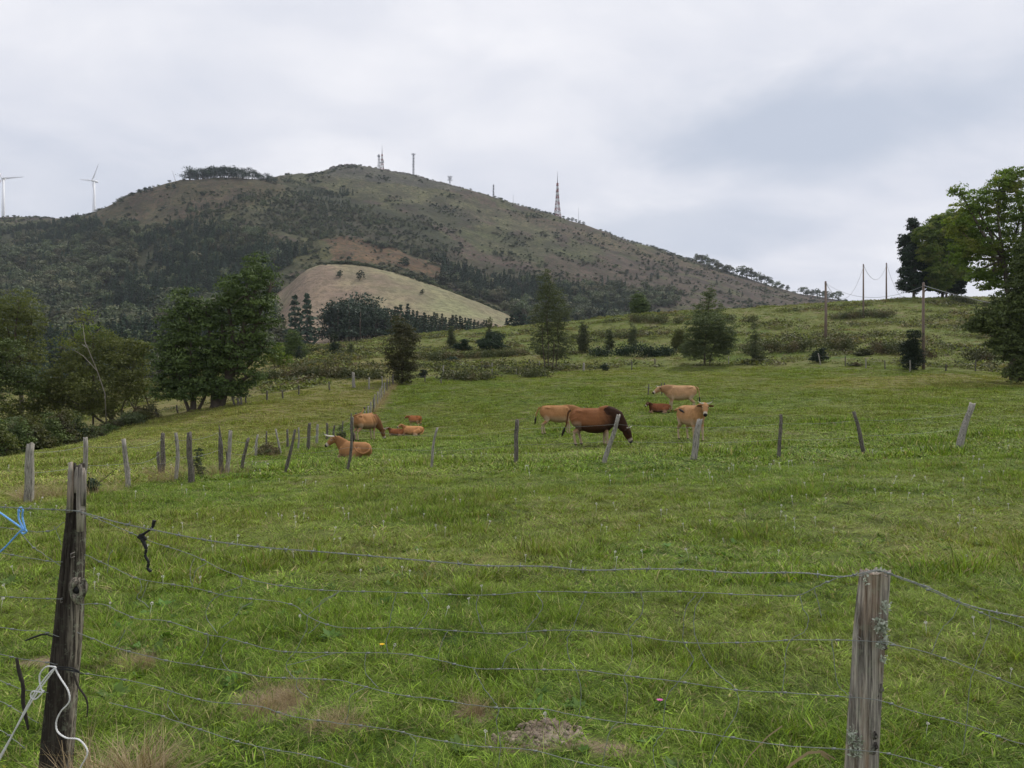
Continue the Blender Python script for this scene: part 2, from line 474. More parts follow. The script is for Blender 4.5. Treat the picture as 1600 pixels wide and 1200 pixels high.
M['rust'] = leafy('rusty_leaves', (.04, .046, .02), (.11, .10, .042), (.07, .085, .03), trans=.25, wscale=.8)
M['grey'] = leafy('grey_green_leaves', (.05, .066, .030), (.145, .165, .078), trans=.3, wscale=.6)
M['dark'] = leafy('evergreen_leaves', (.010, .022, .012), (.035, .055, .022), trans=.1)
M['pine'] = leafy('conifer_needles', (.018, .034, .024), (.060, .088, .052), trans=.08, var=.8)
M['farleaf'] = leafy('far_leaves', (.035, .050, .026), (.115, .135, .065), (.15, .135, .08), trans=.1, wscale=.03, var=1.1)
M['bracken'] = leafy('bracken_fronds', (.11, .135, .035), (.27, .29, .085), (.22, .145, .075), trans=.25, wscale=.12)
M['bramble'] = leafy('bramble_leaves', (.04, .052, .02), (.12, .125, .05), (.14, .095, .055), trans=.15, wscale=.2)
M['straw'] = leafy('dry_grass', (.22, .16, .09), (.46, .36, .22), trans=.2, wscale=2.)
M['herb'] = leafy('herb_leaves', (.06, .12, .02), (.14, .24, .05), trans=.25, wscale=2.)
M['bark'] = plain('bark', (.085, .070, .052), .95, var=.5, scale=3)
M['pale_bark'] = plain('pale_bark', (.24, .22, .19), .9, var=.35, scale=4)
M['pole_wood'] = plain('pole_wood', (.20, .15, .12), .9, var=.3, scale=2)
M['turbine'] = plain('turbine_paint', (.80, .81, .83), .5, var=.05)
M['mast_white'] = plain('white_mast_paint', (.62, .62, .62), .6, var=.1)
M['mast_red'] = plain('red_mast_paint', (.33, .17, .16), .6, var=.1)
M['mast_grey'] = plain('galvanised_mast', (.30, .31, .33), .6, var=.1)
M['rock'] = plain('crest_rock', (.13, .12, .11), .95, var=.5, scale=.4)
M['wire'] = plain('galvanised_wire', (.23, .245, .235), .6, metal=.3, var=.3, scale=20)
M['rust_wire'] = plain('dark_wire', (.22, .20, .18), .6, metal=.4, var=.4, scale=20)
M['cable'] = plain('line_cable', (.25, .26, .28), .6)
M['blue'] = plain('blue_twine', (.18, .42, .85), .7, var=.25, scale=60)
M['white_rope'] = plain('white_rope', (.74, .74, .73), .75, var=.1, scale=60)
M['black'] = plain('black_strap', (.012, .012, .013), .6, var=.3, scale=30)
M['twig'] = plain('dark_twig', (.035, .03, .025), .9, var=.3, scale=20)
M['horn'] = None
def horn_mat():
    m, t, out = mat('horn')
    a = attr(t, 'tint').outputs['Fac']
    c = ramp(t, a, [(0., (.55, .50, .40)), (.55, (.60, .56, .46)), (.8, (.06, .05, .045)), (1., (.02, .02, .02))])
    principled(t, out, c, .45)
    return m
M['horn'] = horn_mat()
M['tailhair'] = plain('tail_hair', (.02, .014, .011), .8)
M['eye'] = plain('eye', (.008, .006, .005), .15)
M['yellow'] = plain('yellow_petals', (.85, .52, .02), .6, var=.1)
M['pink'] = plain('pink_petals', (.55, .12, .34), .7, var=.2)
M['clover'] = plain('clover_petals', (.66, .64, .58), .8, var=.15)
def earth_mat():
    m, t, out = mat('loose_earth')
    g = N(t, 'ShaderNodeTexCoord')
    n = noise(t, g.outputs['Object'], 22, 7, .7); n2 = noise(t, g.outputs['Object'], 5, 3)
    c = mixc(t, n, (.20, .15, .11), (.62, .52, .41))
    c = mixc(t, ramp(t, n2, [(.35, .6), (.6, 0.)]), c, (.10, .07, .045))
    principled(t, out, c, .95, n, 1., .03, spec=.1)
    return m
M['earth'] = earth_mat()
def wood_mat(name, dark, mid, light, warm=None, lichen=.5, scale=1.0, side=None):
    m, t, out = mat(name)
    g = N(t, 'ShaderNodeTexCoord')
    mp = N(t, 'ShaderNodeMapping'); mp.inputs['Scale'].default_value = (62 * scale, 62 * scale, 2.6 * scale)
    L(t, g.outputs['Object'], mp.inputs[0])
    fib = noise(t, mp.outputs[0], 1.6, 7, .65, .4)
    mp2 = N(t, 'ShaderNodeMapping'); mp2.inputs['Scale'].default_value = (9 * scale, 9 * scale, 1.1 * scale)
    L(t, g.outputs['Object'], mp2.inputs[0])
    big = noise(t, mp2.outputs[0], 1.3, 4, .6)
    sp = noise(t, g.outputs['Object'], 55 * scale, 5, .7)
    c = ramp(t, fib, [(.36, dark), (.48, mid), (.60, light)])
    if warm: c = mixc(t, ramp(t, big, [(.48, 0.), (.62, .65)]), c, mixc(t, fib, tuple(x * .6 for x in warm), tuple(x * 1.3 for x in warm)))
    c = mixc(t, ramp(t, big, [(.30, .75), (.42, 0.)]), c, dark)
    lm = mth(t, 'MULTIPLY', ramp(t, noise(t, g.outputs['Object'], 30 * scale, 6, .8), [(.53, 0.), (.60, 1.)]), lichen)
    c = mixc(t, lm, c, mixc(t, sp, (.16, .17, .11), (.42, .45, .34)))
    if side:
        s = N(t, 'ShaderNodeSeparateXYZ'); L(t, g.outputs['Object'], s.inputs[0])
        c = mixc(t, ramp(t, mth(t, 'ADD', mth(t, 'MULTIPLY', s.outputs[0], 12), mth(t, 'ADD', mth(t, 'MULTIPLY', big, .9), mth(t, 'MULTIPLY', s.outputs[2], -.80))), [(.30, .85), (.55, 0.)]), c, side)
    h = mth(t, 'ADD', fib, mth(t, 'MULTIPLY', sp, .25))
    principled(t, out, c, .92, h, 1., .010, spec=.12)
    return m
M['post'] = wood_mat('weathered_post', (.06, .054, .046), (.25, .23, .20), (.44, .41, .36))
M['post_dark'] = wood_mat('dark_post', (.03, .026, .022), (.09, .08, .068), (.20, .17, .15))
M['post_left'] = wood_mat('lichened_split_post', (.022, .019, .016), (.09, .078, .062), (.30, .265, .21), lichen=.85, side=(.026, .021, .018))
M['post_right'] = wood_mat('sawn_half_post', (.07, .062, .054), (.26, .235, .205), (.50, .45, .38), warm=(.33, .20, .115), lichen=.30)
M['lichen'] = leafy('lichen', (.26, .30, .22), (.58, .62, .50), trans=.05, wscale=6.)
def coat_mat():
    m, t, out = mat('coat')
    c = attr(t, 'coat').outputs['Color']
    g = N(t, 'ShaderNodeTexCoord')
    n = noise(t, g.outputs['Object'], 7, 5, .6)
    c = mixc(t, mth(t, 'MULTIPLY', n, .5), c, mixc(t, 1., c, (.55, .5, .45), 'MULTIPLY'))
    fz = noise(t, g.outputs['Object'], 60, 3, .7)
    c = mixc(t, ramp(t, noise(t, g.outputs['Object'], 22, 4, .7), [(.35, .35), (.6, 0.)]), c, mixc(t, 1., c, (.5, .45, .4), 'MULTIPLY'))
    principled(t, out, c, .8, fz, .6, .012, spec=.15)
    return m
M['coat'] = coat_mat()

# ------------------------------------------------------------------ ground and mountain sheets
def dry_at(x, y):
    """how straw-coloured the sward is: the pasture beyond the left fence and the far end are drier"""
    yc = np.maximum(y, 3); px, py = proj(x, yc, gz(x, y, False))
    left = (px < np.interp(py, [585, 600, 640, 660, 700, 745, 790, 850], [620, 605, 575, 545, 440, 300, 60, -600])) & (py > 560)
    d = .10 + .10 * sstep(18, 8, y) * sstep(.4, .6, fbm(x, y, 3.5, 3, 47)) * 3 + .62 * left
    d = d + .22 * sstep(14, 60, y) + .06 * sstep(60, 95, y)
    band = in_poly(px, py, [(1290, 592), (1480, 584), (1640, 592), (1640, 606), (1400, 608), (1250, 606)])
    d = d + .9 * band * sstep(.25, .5, fbm(x, y, 9, 3, 48) + .15)
    d = d + .85 * (fbm(x, y, 6, 4, 40) - .48) + .3 * (fbm(x, y, 1.4, 3, 44) - .5) * (1 - sstep(10, 40, y))
    fence = in_poly(px, py, [(612, 588), (622, 600), (598, 640), (580, 662), (566, 662), (592, 620)])
    return np.clip(d + .8 * fence, 0, 1)
MOUNDS = [(858, 1140, .17), (795, 1150, .08), (832, 1152, .11)]
BARE = [(743, 1118, 45, 16), (420, 1112, 60, 16), (520, 1138, 60, 10), (440, 1090, 40, 14), (215, 1040, 40, 10), (75, 1035, 40, 12), (280, 1105, 50, 8), (850, 1165, 90, 16), (960, 1175, 60, 12), (395, 1090, 30, 12)]
def bare_at(x, y):
    yc = np.maximum(y, 3.0); px, py = proj(x, yc, gz(x, y, False))
    b = np.zeros(np.shape(x))
    for (cx, cy, rx, ry) in BARE:
        b = np.maximum(b, 1 - sstep(.5, 1.25, np.hypot((px - cx) / rx, (py - cy) / ry) + (fbm(x, y, .15, 3, 50) - .5) * 1.1))
    b = np.where(y < 2.6, 0, b)
    b2 = sstep(.66, .74, fbm(x, y, 1.1, 4, 60)) * sstep(8, 20, y) * .6
    return np.maximum(b, b2)
UG = np.concatenate([np.linspace(-1.35, -.8, 50)[:-1], np.linspace(-.8, .8, 460), np.linspace(.8, 1.35, 50)[1:]])
def sheet(name, ys, matr, kind_attrs, label=None):
    Yg, U = np.meshgrid(ys, UG, indexing='ij')
    X = U * (Yg + np.where(Yg < 200, 14 * (1 - Yg / 200), 0))
    Z = gz(X, Yg)
    v = np.stack([X, Yg, Z], -1).reshape(-1, 3)
    ny, nu = X.shape
    i = np.arange(ny - 1)[:, None] * nu + np.arange(nu - 1)[None]
    q = np.stack([i, i + 1, i + nu + 1, i + nu], -1).reshape(-1, 4)
    me = new_mesh(name, v, q, matr, kind_attrs(X.ravel(), Yg.ravel(), Z.ravel()), smooth=True)
    o = link(name, me); tag(o, kind='structure')
    return o
ys_near = np.concatenate([np.linspace(-12, 2, 20)[:-1], np.exp(np.linspace(math.log(2), math.log(210), 480))])
sheet('ground', ys_near, M['turf'], lambda x, y, z: {'dry': dry_at(x, y), 'bare': bare_at(x, y)})

KNOLL = [(436, 560), (430, 470), (445, 440), (470, 411), (500, 409), (560, 414), (640, 430), (720, 455), (770, 478), (815, 503), (700, 560)]
RUST = [(505, 372), (560, 374), (610, 385), (660, 405), (705, 428), (690, 436), (600, 412), (520, 405)]
FOREST = [(-700, 350), (0, 362), (60, 352), (140, 350), (240, 352), (330, 352), (400, 362), (452, 380), (470, 402), (440, 440), (428, 470), (430, 640), (-700, 720)]
SHRUB1 = [(295, 310), (380, 295), (440, 283), (500, 300), (590, 320), (640, 345), (700, 392), (690, 412), (640, 395), (560, 372), (500, 368), (470, 400), (400, 362), (300, 352)]
SHRUB2 = [(700, 420), (760, 440), (830, 440), (900, 450), (1010, 470), (1010, 500), (830, 510), (760, 472), (700, 450)]
SHRUB3 = [(890, 455), (935, 448), (1000, 450), (1060, 455), (1070, 480), (900, 485)]
DARKB = [(610, 315), (700, 322), (760, 350), (700, 358), (640, 345)]
CREST = [(505, 276), (520, 255), (560, 252), (640, 268), (720, 292), (720, 300), (640, 290), (560, 280)]
def zones(x, y, z):
    px, py = proj(x, np.maximum(y, 3), z)
    n = fbm(x, y, 70, 4, 70); n2 = fbm(x, y, 25, 4, 77)
    jx = (n - .5) * 40; jy = (n2 - .5) * 16
    c = np.empty((len(x), 3)); olive = np.array([.108, .105, .062]); brown = np.array([.112, .082, .074])
    f = sstep(.42, .58, n2 + .2 * sstep(850, 1250, px) * sstep(390, 430, py) - .10 * sstep(700, 560, px))[:, None]
    c[:] = olive * (1 - f) + brown * f
    def put(poly, col, k=1.0, jj=1.0):
        m = in_poly(px + jx * jj, py + jy * jj, poly)
        c[m] = c[m] * (1 - k) + np.array(col) * k
    hump = in_poly(px, py, [(60, 350), (200, 300), (265, 280), (440, 280), (450, 300), (300, 352)])
    c[hump] = c[hump] * .4 + np.array([.115, .085, .060]) * .6
    put([(480, 278), (600, 280), (760, 320), (900, 365), (860, 375), (700, 330), (560, 300)], (.140, .132, .086), .7)
    put([(700, 350), (820, 370), (950, 410), (900, 420), (760, 400)], (.105, .115, .06), .6)
    put([(430, 330), (470, 296), (560, 330), (700, 385), (700, 412), (560, 372), (440, 365), (330, 345)], (.062, .060, .044), .7)
    put([(690, 400), (900, 440), (1000, 450), (1000, 500), (820, 505), (760, 450)], (.070, .066, .046), .7)
    put([(430, 284), (520, 300), (640, 338), (720, 380), (700, 392), (600, 345), (500, 312)], (.045, .050, .034), .8, .2)
    put(DARKB, (.06, .058, .045), .75)
    put([(760, 320), (900, 355), (1000, 385), (1100, 418), (1240, 462), (1140, 432), (980, 398), (860, 362)], (.15, .11, .085), .6, .2)
    put([(850, 400), (1000, 420), (1080, 440), (1060, 480), (860, 480), (840, 440)], (.105, .076, .068), .85)
    put(CREST, (.115, .108, .100), .85, .3)
    put(FOREST, (.055, .060, .035), .7, .4)
    put([(420, 405), (470, 372), (505, 366), (560, 374), (700, 425), (760, 445), (810, 480), (820, 502), (770, 474), (700, 446), (560, 412), (470, 409)], (.10, .095, .05), .8, .2)
    put(RUST, (.165, .100, .070), .85, .8)
    k = in_poly(px + jx * .35, py + jy * .15, KNOLL) & (y < 600)
    g = np.clip(sstep(560, 700, px) - .35 * sstep(470, 520, py) + (n2 - .5) * 1.6 + .25 * sstep(440, 415, py), 0, 1)[:, None]
    kc = np.array([.27, .205, .155]) * (1 - g) + np.array([.255, .25, .145]) * g
    c[k] = kc[k]
    return {'zone': c}
ys_far = np.concatenate([[210.0], np.exp(np.linspace(math.log(214), math.log(1300), 420)), np.linspace(1330, 3000, 16)])
sheet('mountain', ys_far, M['hill'], zones)

# ------------------------------------------------------------------ scattered stuff (geometry nodes)
def scatter(name, pts, scl, idx, protos, dry=None, tilt=.12, label=None):
    pts = np.asarray(pts, float); n = len(pts)
    me = new_mesh(name, pts, [], M['grass'])
    rot = np.stack([rng.normal(0, tilt, n), rng.normal(0, tilt, n), rng.random(n) * 6.283], 1).astype(np.float32)
    a = me.attributes.new('rot', 'FLOAT_VECTOR', 'POINT'); a.data.foreach_set('vector', rot.ravel())
    scl = np.asarray(scl, np.float32)
    if scl.ndim == 1: scl = np.stack([scl] * 3, 1)
    a = me.attributes.new('scl', 'FLOAT_VECTOR', 'POINT'); a.data.foreach_set('vector', scl.ravel())
    a = me.attributes.new('idx', 'INT', 'POINT'); a.data.foreach_set('value', np.asarray(idx, np.int32))
    if dry is not None:
        a = me.attributes.new('dry', 'FLOAT', 'POINT'); a.data.foreach_set('value', np.asarray(dry, np.float32))
    pc = bpy.data.collections.new(name + '_sources')
    for k, pm in enumerate(protos):
        po = bpy.data.objects.new('%s_source_%02d' % (name, k), pm); pc.objects.link(po)
    g = bpy.data.node_groups.new(name + '_scatter', 'GeometryNodeTree')
    g.interface.new_socket('Geometry', in_out='INPUT', socket_type='NodeSocketGeometry')
    g.interface.new_socket('Geometry', in_out='OUTPUT', socket_type='NodeSocketGeometry')
    gi = g.nodes.new('NodeGroupInput'); go = g.nodes.new('NodeGroupOutput')
    ci = g.nodes.new('GeometryNodeCollectionInfo'); ci.inputs['Collection'].default_value = pc
    ci.inputs['Separate Children'].default_value = True; ci.inputs['Reset Children'].default_value = True
    ip = g.nodes.new('GeometryNodeInstanceOnPoints'); ip.inputs['Pick Instance'].default_value = True
    def na(nm, ty):
        q = g.nodes.new('GeometryNodeInputNamedAttribute'); q.data_type = ty; q.inputs['Name'].default_value = nm
        return q.outputs['Attribute']
    g.links.new(gi.outputs[0], ip.inputs['Points'])
    g.links.new(ci.outputs[0], ip.inputs['Instance'])
    g.links.new(na('idx', 'INT'), ip.inputs['Instance Index'])
    e2r = g.nodes.new('FunctionNodeEulerToRotation'); g.links.new(na('rot', 'FLOAT_VECTOR'), e2r.inputs[0])
    g.links.new(e2r.outputs[0], ip.inputs['Rotation'])
    g.links.new(na('scl', 'FLOAT_VECTOR'), ip.inputs['Scale'])
    g.links.new(ip.outputs[0], go.inputs[0])
    o = link(name, me); md = o.modifiers.new('scatter', 'NODES'); md.node_group = g
    tag(o, label, kind='stuff')
    return o

def tuft(n, rad, h, wdt, lean=.5, seed=0, flat=0.0, segs=3, stiff=1.0):
    r = np.random.default_rng(seed)
    V = []; Q = []; H = []; TN = []; k = 0
    for b in range(n):
        a = r.random() * 6.283; d = rad * math.sqrt(r.random())
        bx, by = d * math.cos(a), d * math.sin(a)
        la = a + r.normal(0, .9); ln = lean * (.25 + r.random()) * h
        hh = h * (.45 + .75 * r.random()) ; ww = wdt * (.6 + .7 * r.random())
        tw = la + 1.57 + r.normal(0, .6); cx, cy = math.cos(tw), math.sin(tw)
        tn = r.random()
        for s in range(segs + 1):
            f = s / segs
            x = bx + math.cos(la) * ln * f ** 1.7; y = by + math.sin(la) * ln * f ** 1.7
            z = hh * (f - flat * f * f) * stiff - .01
            w2 = ww * .5 * (1 - f ** 2 * .93)
            V += [(x - cx * w2, y - cy * w2, z), (x + cx * w2, y + cy * w2, z)]
            H += [f, f]; TN += [tn, tn]
        for s in range(segs):
            Q.append((k + 2*s, k + 2*s + 1, k + 2*s + 3, k + 2*s + 2))
        k += 2 * (segs + 1)
    return new_mesh('tuft', V, np.array(Q), M['grass'], {'h': H, 'tint': TN})
def field_points(y0, y1, dens, dens1=None, margin=1.16):
    """random ground points inside the view wedge plus a margin for a step to the side"""
    A = .667 * margin * (y1 ** 2 - y0 ** 2) + 4 * (y1 - y0)
    n = int(A * dens)
    y = np.sqrt(rng.random(n) * (y1 ** 2 - y0 ** 2) + y0 ** 2)
    x = (rng.random(n) * 2 - 1) * (y * .667 * margin + 2)
    if dens1 is not None:
        keep = rng.random(n) < (1 + (dens1 / dens - 1) * (y - y0) / (y1 - y0)); x, y = x[keep], y[keep]
    return x, y
def visible_field(x, y):
    px, py = proj(x, y, gz(x, y, False))
    return py > np.interp(px, [-500, 0, 180, 335, 400, 600, 800, 1000, 1200, 1400, 1600, 2200], [735, 713, 668, 636, 618, 595, 586, 575, 573, 572, 586, 590])

near_t = [tuft(66, .09, .058, .0030, 1.1, s, .25) for s in range(4)] + [tuft(54, .075, .095, .0033, 1.1, 10 + s, .35) for s in range(3)] + [tuft(14, .06, .19, .0032, .8, 20 + s, .3) for s in range(2)] + [tuft(26, .09, .042, .009, 1.3, 30 + s, .4, 2) for s in range(2)]
x, y = field_points(1.7, 6.5, 330, 210)
b = bare_at(x, y); k = rng.random(len(x)) > b * .93; x, y = x[k], y[k]
hn = fbm(x, y, .55, 3, 80)
idx = rng.choice(11, len(x), p=[.15, .15, .15, .15, .06, .06, .06, .015, .015, .095, .095])
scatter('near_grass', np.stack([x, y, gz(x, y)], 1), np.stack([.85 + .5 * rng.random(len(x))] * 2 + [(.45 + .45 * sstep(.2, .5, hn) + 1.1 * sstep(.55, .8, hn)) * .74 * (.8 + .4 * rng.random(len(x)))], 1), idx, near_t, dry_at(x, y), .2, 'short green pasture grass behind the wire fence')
mid_t = [tuft(60, .14, .070, .0058, 1.1, 40 + s, .25) for s in range(4)] + [tuft(26, .12, .17, .008, .8, 50 + s, .2, 2) for s in range(2)] + [tuft(20, .1, .07, .018, 1., 60, .3, 2)]
x, y = field_points(6.5, 18, 90, 42)
hn = fbm(x, y, 1.2, 3, 81)
idx = rng.choice(7, len(x), p=[.2, .2, .2, .2, .06, .06, .08])
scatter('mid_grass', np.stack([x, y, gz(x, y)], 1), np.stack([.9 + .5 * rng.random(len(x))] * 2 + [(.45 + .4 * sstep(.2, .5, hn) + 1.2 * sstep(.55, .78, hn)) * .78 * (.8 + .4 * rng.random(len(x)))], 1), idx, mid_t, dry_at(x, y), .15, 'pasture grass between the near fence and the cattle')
far_t = [tuft(60, .36, .085, .022, 1.2, 70 + s, .2, 2) for s in range(4)] + [tuft(40, .3, .18, .022, 1., 80 + s, .2, 2) for s in range(2)]
x, y = field_points(18, 98, 15, 4.5)
k = visible_field(x, y); x, y = x[k], y[k]
hn = fbm(x, y, 2.2, 3, 82)
idx = rng.choice(6, len(x), p=[.23, .23, .22, .22, .05, .05])
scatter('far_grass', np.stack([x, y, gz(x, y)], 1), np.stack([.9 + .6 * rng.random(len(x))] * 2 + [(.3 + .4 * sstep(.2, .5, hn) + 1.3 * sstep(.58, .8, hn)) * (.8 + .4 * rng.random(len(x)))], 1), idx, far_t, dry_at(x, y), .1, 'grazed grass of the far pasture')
# ------------------------------------------------------------------ far vegetation: shared tree meshes, one unit tall
def two(g0, g, name, m):
    j = Geo(); j.v = g0.v + g.v; j.at = g0.at + g.at; j.n = g0.n + g.n
    j.q = g0.q + [q + g0.n for q in g.q]; j.t = g0.t + [q + g0.n for q in g.t]
    nt0 = sum(len(q) for q in g0.q); a = j.mesh(name, [M['bark'], M[m]])
    nq = sum(len(q) for q in j.q); mi = np.ones(len(a.polygons), np.int32); mi[:nt0] = 0; mi[nq:] = 0
    if len(a.polygons) == nq + sum(len(q) for q in j.t): a.polygons.foreach_set('material_index', mi)
    PARTS[a.name] = (g0.mesh('trunk', [M['bark']]), g.mesh('crown', [M[m]])); return a
PARTS = {}
def far_broad(seed, m='farleaf', wide=.5, n=430):
    r = np.random.default_rng(seed); g = Geo(); g0 = Geo()
    g0.tube([(0, 0, -.05), (0.01, 0, .2), (0, .02, .4)], [.035, .028, .015], 4, a=.1)
    P = []; T = []; NN = []
    for k in range(9):
        a = r.random() * 6.28; d = wide * .55 * r.random() ** .6
        c = np.array([d * math.cos(a), d * math.sin(a), .20 + .52 * r.random() - d * .25])
        rad = (.17 + .13 * r.random()) * (wide / .5)
        u = r.normal(size=(n // 9, 3)); u /= np.linalg.norm(u, axis=1)[:, None]
        u[:, 2] = np.abs(u[:, 2]) * .9 - .15
        NN.append(u + [0, 0, .25]); P.append(c + u * rad * (.75 + .3 * r.random((len(u), 1)))); T.append(np.full(len(u), r.random()) * .5 + r.random(len(u)) * .5)
    g.leaves(np.concatenate(P), .085 * (wide / .5) * (.7 + .6 * r.random(sum(len(p) for p in P))), .8, a=np.concatenate(T), nrm=np.concatenate(NN))
    return two(g0, g, 'broadleaf_tree', m)
def far_conifer(seed, m='pine', wide=.2, n=380):
    r = np.random.default_rng(seed); g = Geo(); g0 = Geo()
    g0.tube([(0, 0, -.05), (0, 0, .95)], [.022, .006], 4, a=.1)
    P = []; T = []
    for k in range(11):
        z = .10 + k * .083; rad = wide * (1.04 - z) * (.8 + .4 * r.random())
        m_ = int(n / 11 * (1.5 - z))
        a = r.random(m_) * 6.28; d = rad * np.sqrt(r.random(m_)) * (.75 + .5 * np.abs(np.sin(a * 2.5 + k)))
        P.append(np.stack([d * np.cos(a), d * np.sin(a), z - d * .28 + r.normal(0, .012, m_)], 1)); T.append(r.random(m_) * .6 + .4 * d / rad)
    P = np.concatenate(P)
    g.leaves(P, .085 * (.6 + .7 * r.random(len(P))), .5, a=np.concatenate(T))
    return two(g0, g, 'conifer_tree', m)
def far_pine(seed):      # open-crowned pine with a visible stem
    r = np.random.default_rng(seed); g = Geo(); g0 = Geo()
    g0.tube([(0, 0, -.05), (.02, .01, .5), (.0, 0, .9)], [.022, .016, .006], 5, a=.1)
    P = []; T = []
    for k in range(16):
        a = r.random() * 6.28; z = .26 + .66 * r.random(); d = .26 * (1.15 - z) * 1.5 * r.random() ** .5
        c = np.array([d * math.cos(a), d * math.sin(a), z])
        u = r.normal(size=(34, 3)) * [.085, .085, .045]
        P.append(c + u); T.append(np.full(34, r.random()) * .5 + r.random(34) * .5)
    g.leaves(np.concatenate(P), .06 * (.7 + .6 * r.random(544)), .5, a=np.concatenate(T))
    return two(g0, g, 'pine_tree', 'pine')
FB = [far_broad(s) for s in range(4)] + [far_broad(9, wide=.42)]
FBD = [far_broad(20 + s, 'dark', .5) for s in range(2)]
FC = [far_conifer(30 + s) for s in range(4)]
FP = [far_pine(40 + s) for s in range(3)]

def sample_hill(n, y0, y1, p0=-180, p1=1700):
    px = p0 + rng.random(n) * (p1 - p0); y = np.sqrt(rng.random(n) * (y1**2 - y0**2) + y0**2)
    x = (px - 800) / F * y; z = gz(x, y)
    return x, y, z, *proj(x, y, z)
# dense wood on the lower left flank and the bottom belts
x, y, z, px, py = sample_hill(48000, 270, 1120, -560, 1120)
nz = fbm(x, y, 55, 4, 90); nc = fbm(x, y, 90, 3, 95)
jx = (nz - .5) * 60; jy = (nc - .5) * 30
forest = in_poly(px + jx, py + jy, FOREST)
dens = np.zeros(len(x))
clear = sstep(.57, .64, nz)
dens[forest] = (1 - .85 * clear[forest])
s1 = in_poly(px + jx, py + jy, SHRUB1) & (py > 300 + .06 * (500 - px)); dens[s1] = np.maximum(dens[s1], .75 * sstep(.38, .5, nz[s1]))
s2 = in_poly(px + jx * .5, py + jy * .5, SHRUB2) | in_poly(px + jx * .5, py + jy * .5, SHRUB3)
dens[s2] = .75
knoll_m = in_poly(px, py, KNOLL) & (y < 620) & (y > 400)
dens[knoll_m] = 0
dens *= (y < 1060)
keep = rng.random(len(x)) < dens * np.where(in_poly(px, py, SHRUB1), 1.0, .62)
x, y, z, px, py, nc, nz = (a[keep] for a in (x, y, z, px, py, nc, nz))
con = (nc > .58) ^ (rng.random(len(x)) < .12)
idx = np.where(con, 5 + rng.integers(0, 4, len(x)), rng.integers(0, 5, len(x)))
up = in_poly(px, py, SHRUB1)
h = np.where(con, 12 + 7 * rng.random(len(x)), 9 + 11 * rng.random(len(x)) ** 1.6) * np.where(up, .5, 1) * np.where(py < 400, .62, 1) * np.where(px > 700, .8, 1)
scatter('hillside_wood', np.stack([x, y, z], 1), np.stack([h * np.where(con, 1., 1.05)] * 2 + [h], 1), idx, FB + FC, tilt=.05, label='mixed wood covering the lower left flank of the mountain')
# shrubs and heather tussocks strewn over the open slopes
x, y, z, px, py = sample_hill(80000, 400, 1230)
nz = fbm(x, y, 40, 4, 99)
d = .06 + .75 * sstep(.48, .62, nz)
d = np.where(in_poly(px, py, KNOLL) & (y < 640), 0, d)
d = np.where(in_poly(px, py, [(480, 279), (600, 282), (760, 325), (860, 360), (700, 320), (560, 296)]), .03, d)
d = np.where(in_poly(px, py, RUST), .06, d)
d = np.where(in_poly(px, py, [(270, 250), (450, 250), (440, 296), (270, 300)]), .05, d)
d = np.where(in_poly(px, py, [(380, 330), (450, 296), (560, 330), (720, 390), (740, 420), (560, 378), (440, 365), (330, 345)]), .95, d)
d = np.where(in_poly(px, py, [(690, 400), (800, 430), (760, 380), (900, 430), (1000, 450), (1000, 500), (820, 505), (760, 450)]), .7, d)
keep = rng.random(len(x)) < d * .75
x, y, z, px, py = (a[keep] for a in (x, y, z, px, py))
kp = 462 + 356 * rng.random(420) ** .9; ky = 562 + rng.normal(0, 5, 420); kx = (kp - 800) / F * ky; kk = fbm(kx, ky, 14, 3, 61) > .44
x = np.concatenate([x, kx[kk]]); y = np.concatenate([y, ky[kk]]); z = gz(x, y)
h = 1.3 + 3.0 * rng.random(len(x)) ** 2.5
scatter('slope_scrub', np.stack([x, y, z - .1], 1), np.stack([h * 1.7, h * 1.7, h], 1), rng.integers(0, 7, len(x)), FB + FBD, tilt=.05, label='low scrub and young trees strewn over the open mountain slope')

def place_tree(name, me, p, h, label, cat='tree', group=None, sx=1.0):
    o = link(name, None, None, (p[0], p[1], p[2] - .02 * h), rng.random() * 6.28, (h * sx, h * sx, h))
    for nm, m_ in zip(('trunk', 'crown'), PARTS[me.name]): link(nm, m_, o)
    return tag(o, label, cat, group)
def hill_at(px, y):
    x = (px - 800) / F * y
    return (x, y, float(gz(x, y)))
def hill_vis(px, py, lo=300, hi=1290): return at(px, py, lo, hi)
# pines along the crest of the front hump
for px in list(np.linspace(294, 356, 24)) + list(np.linspace(358, 432, 20)):
    yy = 957 + rng.normal(0, 4); p = hill_at(px + rng.normal(0, 1), yy)
    place_tree('pine_tree', FP[rng.integers(3)], p, (13.5 if px < 400 else 9) + rng.normal(0, 1.6), 'dark flat-topped pine in the row crowning the left shoulder of the mountain', 'pine tree', 'pines crowning the left shoulder', 1.9)
for px, yy, h in [(262, 935, 9), (272, 930, 8), (226, 940, 9), (236, 938, 8), (219, 940, 7)]:
    place_tree('broadleaf_tree', FBD[rng.integers(2)], hill_at(px, yy), h, 'small dark tree on the bare left edge of the mountain below the pines', 'tree', 'trees on the left skyline')
for px in np.linspace(440, 520, 20):
    place_tree('pine_tree', FP[rng.integers(3)], hill_vis(px, np.interp(px, [440, 520], [283, 306]), 800), 6 + rng.random() * 2.5, 'small pine in the line descending right from the crest pines', 'pine tree', 'pines descending from the shoulder', 1.3)
